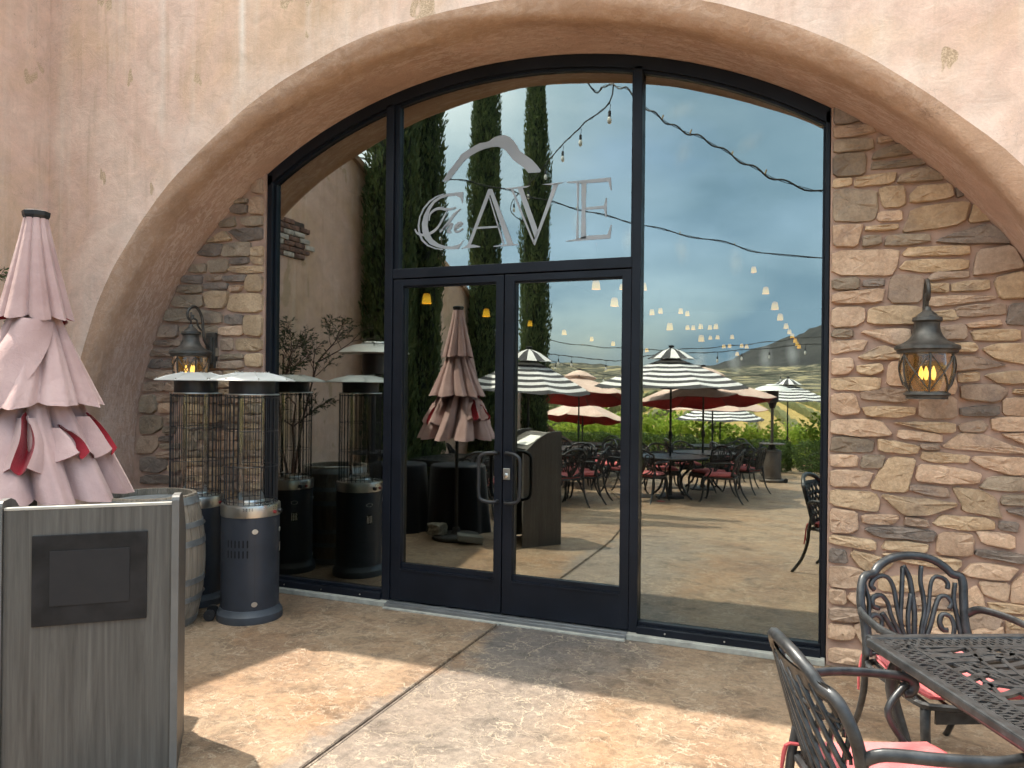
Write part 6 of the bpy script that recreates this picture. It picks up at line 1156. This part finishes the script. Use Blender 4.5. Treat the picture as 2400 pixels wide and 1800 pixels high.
SC = [1.0,.95,1.1,1.15,1.05,1.2,.85,1.0,.9,1.1,1.05,1.3,1.0]; ordn = ['third','fourth','fifth','sixth','seventh','eighth','ninth','tenth','eleventh','twelfth','thirteenth','second','last']
for i, (x, y) in enumerate(vx):
    lab = 'leafy green grapevine behind the hedge, %s from the left' % ordn[i] if i < 12 else 'leafy green grapevine behind the hedge, last on the right'
    if i < 3: o = vmesh[i]; o['label'] = lab; o.location = (x, y, -1.05); o.scale = (SC[i],SC[i],SC[i]*.74)
    else: dup(vmesh[i % 3], (x, y, -1.05), i*1.3, lab, scale=SC[i]).scale = (SC[i], SC[i], SC[i]*.74)
lt = leafbox('broadleaf_tree', 'round leafy tree beyond the end of the side wall', 'tree', (-9.4,-16.2,-1), (2.4,2.2,3.2), 9000, HEDGM, None, .09, 77, .3)
# climbing vine at the foot of the side wall
cvn = thing('climbing_vine', 'bare twisted vine stems climbing the low end of the side wall', 'vine', (-5.9,-11.4,gz(-11.4))); b = B()
for k in range(5): b.tube(smooth_path([(0,k*.06,0),(.05,.05+k*.1,.5),(-.02,-.1+k*.15,.9),(.05,-.35+k*.2,1.5)], 4), .012, 5)
b.obj('stem', STEMM, cvn)

# ================================================================ STRING LIGHTS, MISTING LINES
def string_light(name, label, path, bulbs, r_=.006, drop=.13, twin=True, group='strings of festoon bulbs'):
    t = thing(name, label, 'string light', path[0], 0, group); o = Vector(path[0]); P = [Vector(p_)-o for p_ in smooth_path(path, 8)]
    cb_ = B().tube(P, r_, 5)
    if twin: cb_.tube([p_+Vector((0,0,.018*math.sin(i*1.7))) for i, p_ in enumerate(P)], r_*.5, 4)
    cb_.obj('cable', WIRE, t)
    L = len(P)-1
    for f in bulbs:
        i = min(L, int(f*L)); c = P[i]
        s = B().tube([c, c+Vector((.01,0,-drop*.5)), c+Vector((0,0,-drop))], .004, 4).lathe([(0,-.06),(.016,-.06),(.018,-.05),(.016,0),(0,0)], 10, mat=Matrix.Translation(c+Vector((0,0,-drop)))).obj('socket', BLK, t)
        B().lathe([(.010,0),(.020,-.02),(.026,-.045),(.022,-.07),(.010,-.085),(0,-.088)], 10, mat=Matrix.Translation(c+Vector((0,0,-drop-.058)))).obj('bulb', BULBM, s, smooth=True)
    return t
BULBM = simple('pale_bulb', (0.62,0.63,0.58), 0.12, var=0.1); 
string_light('string_light', 'festoon string rising steeply from the letter V to the arch', [(-1.9,-.66,5.35),(-2.03,-2.68,4.81),(-2.75,-4.01,4.92),(-3.33,-4.96,5.01),(-3.95,-6.01,5.08),(-4.62,-7.03,5.07),(-5.31,-8.05,5.09),(-5.75,-9.14,5.1),(-5.82,-10.5,5.12)], [(f*6+1)/8 for f in (.05,.2,.35,.5,.68,.83)], .008, .10)
string_light('string_light', 'festoon string with hanging bulbs just above the umbrellas', [(-6.1,-10.75,2.5),(-6.59,-11.63,2.42),(-5.97,-11.88,2.42),(-5.51,-12.06,2.37),(-4.67,-12.4,2.28),(-4.3,-12.55,2.28),(-3.47,-12.88,2.44),(-2.35,-13.33,2.49),(-1.72,-13.58,2.56),(-1.12,-13.83,2.6),(-.34,-14.14,2.71),(.4,-14.4,2.73),(7.0,-17.1,3.1)], [(f*10+1)/12 for f in (.1,.165,.22,.31,.42,.52,.62,.71,.81,.91)], .008, .10)
string_light('string_light', 'lower festoon string crossing in front of the hills', [(-7.64,-15.52,2.49),(-6.96,-15.79,2.33),(-6.27,-16.07,2.12),(-5.59,-16.34,1.98),(-4.8,-16.66,1.93),(-3.1,-17.34,1.96),(-1.4,-18.03,2.05),(.4,-18.7,2.2),(7.0,-17.3,2.6)], [f*7/8 for f in (.14,.27,.4,.76,.9)], .007, .08)
def mist_line(label, path, nz_, r_=.009):
    t = thing('misting_line', label, 'hose', path[0], 0, 'misting lines over the patio'); o = Vector(path[0]); P = [Vector(p_)-o for p_ in smooth_path(path, 10)]
    B().tube([p_+Vector((0,0,.02*math.sin(i*.9))) for i, p_ in enumerate(P)], r_, 6).tube(P, r_*.45, 4).obj('hose', WIRE, t); L = len(P)-1; pts = []
    for f in nz_:
        c = P[int(f*L)]; B().tube([c, c+Vector((.012,0,.035))], .007, 5).obj('nozzle', simple('brass', (0.35,0.25,0.1), 0.4, 0.8) if 'brass' not in bpy.data.materials else bpy.data.materials['brass'], t); pts.append(o+c)
    return pts
MP = mist_line('black misting hose swooping down from the arch across the right pane', [(-2.6,-.66,5.3),(-2.2,-2.3,4.72),(-1.97,-2.17,4.62),(-1.73,-2.05,4.50),(-1.52,-1.92,4.26),(-1.26,-1.91,4.05),(-.96,-1.93,3.89),(-.6,-1.86,3.62),(-.23,-1.79,3.4),(.3,-1.78,3.3),(1.0,-1.4,3.6),(2.5,-.66,3.9)], [(f*8+1)/11 for f in (.45,.57,.70,.8)], .0075)
MP += mist_line('thin misting hose crossing behind the sign letters', [(-6.2,-4.24,4.91),(-5.58,-5.35,4.89),(-4.81,-5.88,4.78),(-3.88,-6.25,4.53),(-2.76,-6.7,4.24),(-1.52,-7.2,3.96),(.3,-7.9,3.70),(7.0,-9.6,3.7)], [f*6/7 for f in (.55,.68,.78,.88)], .009)
MP += mist_line('misting hose high above the far umbrellas', [(-7.62,-15.5,3.1),(-7.33,-13.49,3.02),(-6.02,-14.01,2.76),(-4.78,-14.51,2.66),(-3.75,-14.92,2.63),(-2.31,-15.5,2.74),(-1.07,-16.0,2.89),(.4,-16.6,3.05),(7.0,-17.2,3.2)], [(f*6+1)/8 for f in (.2,.4,.6,.7,.8,.9)], .008)
for (px_, py_, h_, lab) in ((-7.64,-15.52,3.2,'slim grey post holding the string lights beyond the low end of the side wall'), (7.0,-17.2,3.3,'slim grey post holding the string lights at the far right corner'), (7.0,-9.6,3.8,'slim grey post holding the misting hose on the right side')):
    lp = B().lathe([(.045,-1.0),(.035,h_),(.0,h_+.02)], 10).obj('light_post', simple('post_grey', (0.33,0.33,0.32), 0.55) if 'post_grey' not in bpy.data.materials else bpy.data.materials['post_grey']); lp.location = (px_, py_, 0); tag(lp, lab, 'post', 'posts for the string lights')
pl_ = tag(B().lathe([(.07,-1),(.05,6.9),(0,6.9)], 10, cx=0).obj('utility_pole', simple('grey_pole', (0.3,0.3,0.29), 0.6)), 'thin grey pole with wires beyond the side wall', 'pole'); pl_.location = (-11.95,-18.1,0)
for k, (dz_, dy) in enumerate(((0,0),(-.4,.6),(-.8,1.2))):
    wv_ = tag(B().tube(smooth_path([(-11.95,-18.1,6.85+dz_),(-9.6,-13+dy,5.6+dz_*.8),(-7.6,-8.5+dy,5.25+dz_*.6),(-6.3,-4+dy,5.2+dz_*.4)], 6), .008, 4).obj('overhead_wire', WIRE), ['top','middle','lowest'][k]+' of the overhead wires slanting down to the grey pole', 'wire')

# ================================================================ PENDANT LAMPS in the cave
PEN = [(-6.13,6.27,3.11),(-6.62,9.85,3.21),(-8.44,17.35,3.61),(-7.98,19.38,3.46),(-8.31,23.87,3.51),(-7.53,24.18,3.34),(-3.77,8.28,3.5),(-5.42,16.95,4.59),(-3.75,9.54,3.32),(-3.87,12.72,4.02),(-1.64,15.77,4.75),(-1.1,12.07,3.75),(-0.84,10.7,3.28),(-0.89,13.92,3.34),(-0.95,18.74,3.49),(-0.98,22.19,3.56),(-0.96,24.33,3.56),(-0.86,24.38,3.39),(-0.86,26.86,3.4),(-0.79,26.89,3.3),(-4.33,15.96,3.73),(-4.37,17.37,3.9),(-3.82,17.59,3.9),(-3.88,19.18,3.97),(-2.99,11.31,2.96),(-4.15,20.92,3.67),(-3.97,20.99,3.66),(-3.49,19.34,3.57),(-3.45,21.2,3.68),(-2.86,17.98,3.46),(-4.01,25.6,3.61),(-3.46,23.33,3.48),(-2.6,13.23,2.82),(-2.97,23.53,3.5),(-3.52,25.79,3.28),(-3.31,25.88,3.3),(-2.87,26.05,3.31),(-2.69,26.13,3.28),(-3.03,25.99,2.99),(-6.31,24.67,3.1)]
ORD = ['first','second','third','fourth','fifth','sixth','seventh','eighth','ninth','tenth']
def pendant():
    t = thing('pendant_lamp', 'x', 'pendant lamp')
    B().lathe([(.055,.105),(.075,.08),(.088,0),(.097,-.08),(.103,-.105)], 20, cap=False).obj('shade', SHADE, t, smooth=True)
    B().lathe([(0,.06),(.03,.04),(.045,-.01),(.03,-.06),(0,-.075)], 12).obj('bulb', SHTOP, t, smooth=True)
    B().tube([(0,0,.1),(0,0,.9)], .004, 4).obj('cord', WIRE, t); return t
p0 = pendant(); p0.scale = (.8,.8,.8)
for i, c in enumerate(PEN):
    if i < 6: lab = 'glowing pendant lamp, %s of the row leading right from the left door' % ORD[i]; g_ = 'pendant lamps in the left row'
    elif i < 10: lab = ['large pale pendant lamp at the top of the right door pane','small pendant lamp at the right door stile','round glowing lamp low at the right door stile','pendant lamp just right of the right mullion'][i-6]; g_ = 'pendant lamps near the right mullion'
    elif i < 20: lab = 'glowing pendant lamp, %s of the row receding in the right pane' % ORD[i-10]; g_ = 'pendant lamps in the right row'
    else: lab = 'small glowing lamp in the chandelier cluster above the striped umbrella'; g_ = 'chandelier lamps above the striped umbrella'
    if i == 0: p0.location = c; p0['label'] = lab; p0['group'] = g_
    else: dup(p0, c, 0, lab, g_, scale=.8 if i < 10 else .72)

# ================================================================ MIST from the nozzles
mm, nt, bs = newmat('water_mist'); nt.nodes.remove(bs)
ln = nd(nt, 'ShaderNodeVectorMath', {0: nt.nodes.new('ShaderNodeTexCoord').outputs['Object']}, operation='LENGTH').outputs['Value']
dn = math_(nt, 'MULTIPLY', math_(nt, 'POWER', math_(nt, 'MAXIMUM', math_(nt, 'SUBTRACT', 1.0, ln), 0.0), 1.5), 2.6)
pv = nd(nt, 'ShaderNodeVolumeScatter', {'Color': (0.95,0.97,1.0,1), 'Density': dn}); nt.links.new(pv.outputs[0], nt.nodes['Material Output'].inputs['Volume'])
MD = [(1,.35),(-.35,-.9),(.9,.6),(.2,-.9),(.1,-1),(-.2,-1),(.1,-1),(.1,-1),(0,-1),(.1,-1),(-.1,-1),(.2,-1),(0,-1),(.15,-1)]
wrd = ['first','second','third','fourth','fifth','sixth','seventh','eighth','ninth','tenth','eleventh','twelfth','thirteenth','fourteenth']
bm = bmesh.new(); bmesh.ops.create_icosphere(bm, subdivisions=2, radius=1.0); mme = bpy.data.meshes.new('mist_plume'); bm.to_mesh(mme); bm.free(); mme.materials.append(mm)
for i, c in enumerate(MP):
    if i in (3, 8, 9): continue
    sc_ = .20 if i < 4 else (.30 if i < 8 else .45); dx, dz_ = MD[i]; d = Vector((dx, -.1, dz_)).normalized()
    o = bpy.data.objects.new('mist_plume', mme); COL.objects.link(o); o.location = c+d*sc_*.9; o.rotation_euler = d.to_track_quat('Z', 'Y').to_euler(); o.scale = (sc_*.5, sc_*.5, sc_)
    tag(o, 'faint plume of water mist, %s along the misting hoses' % wrd[i], 'mist', 'plumes of mist from the hoses')
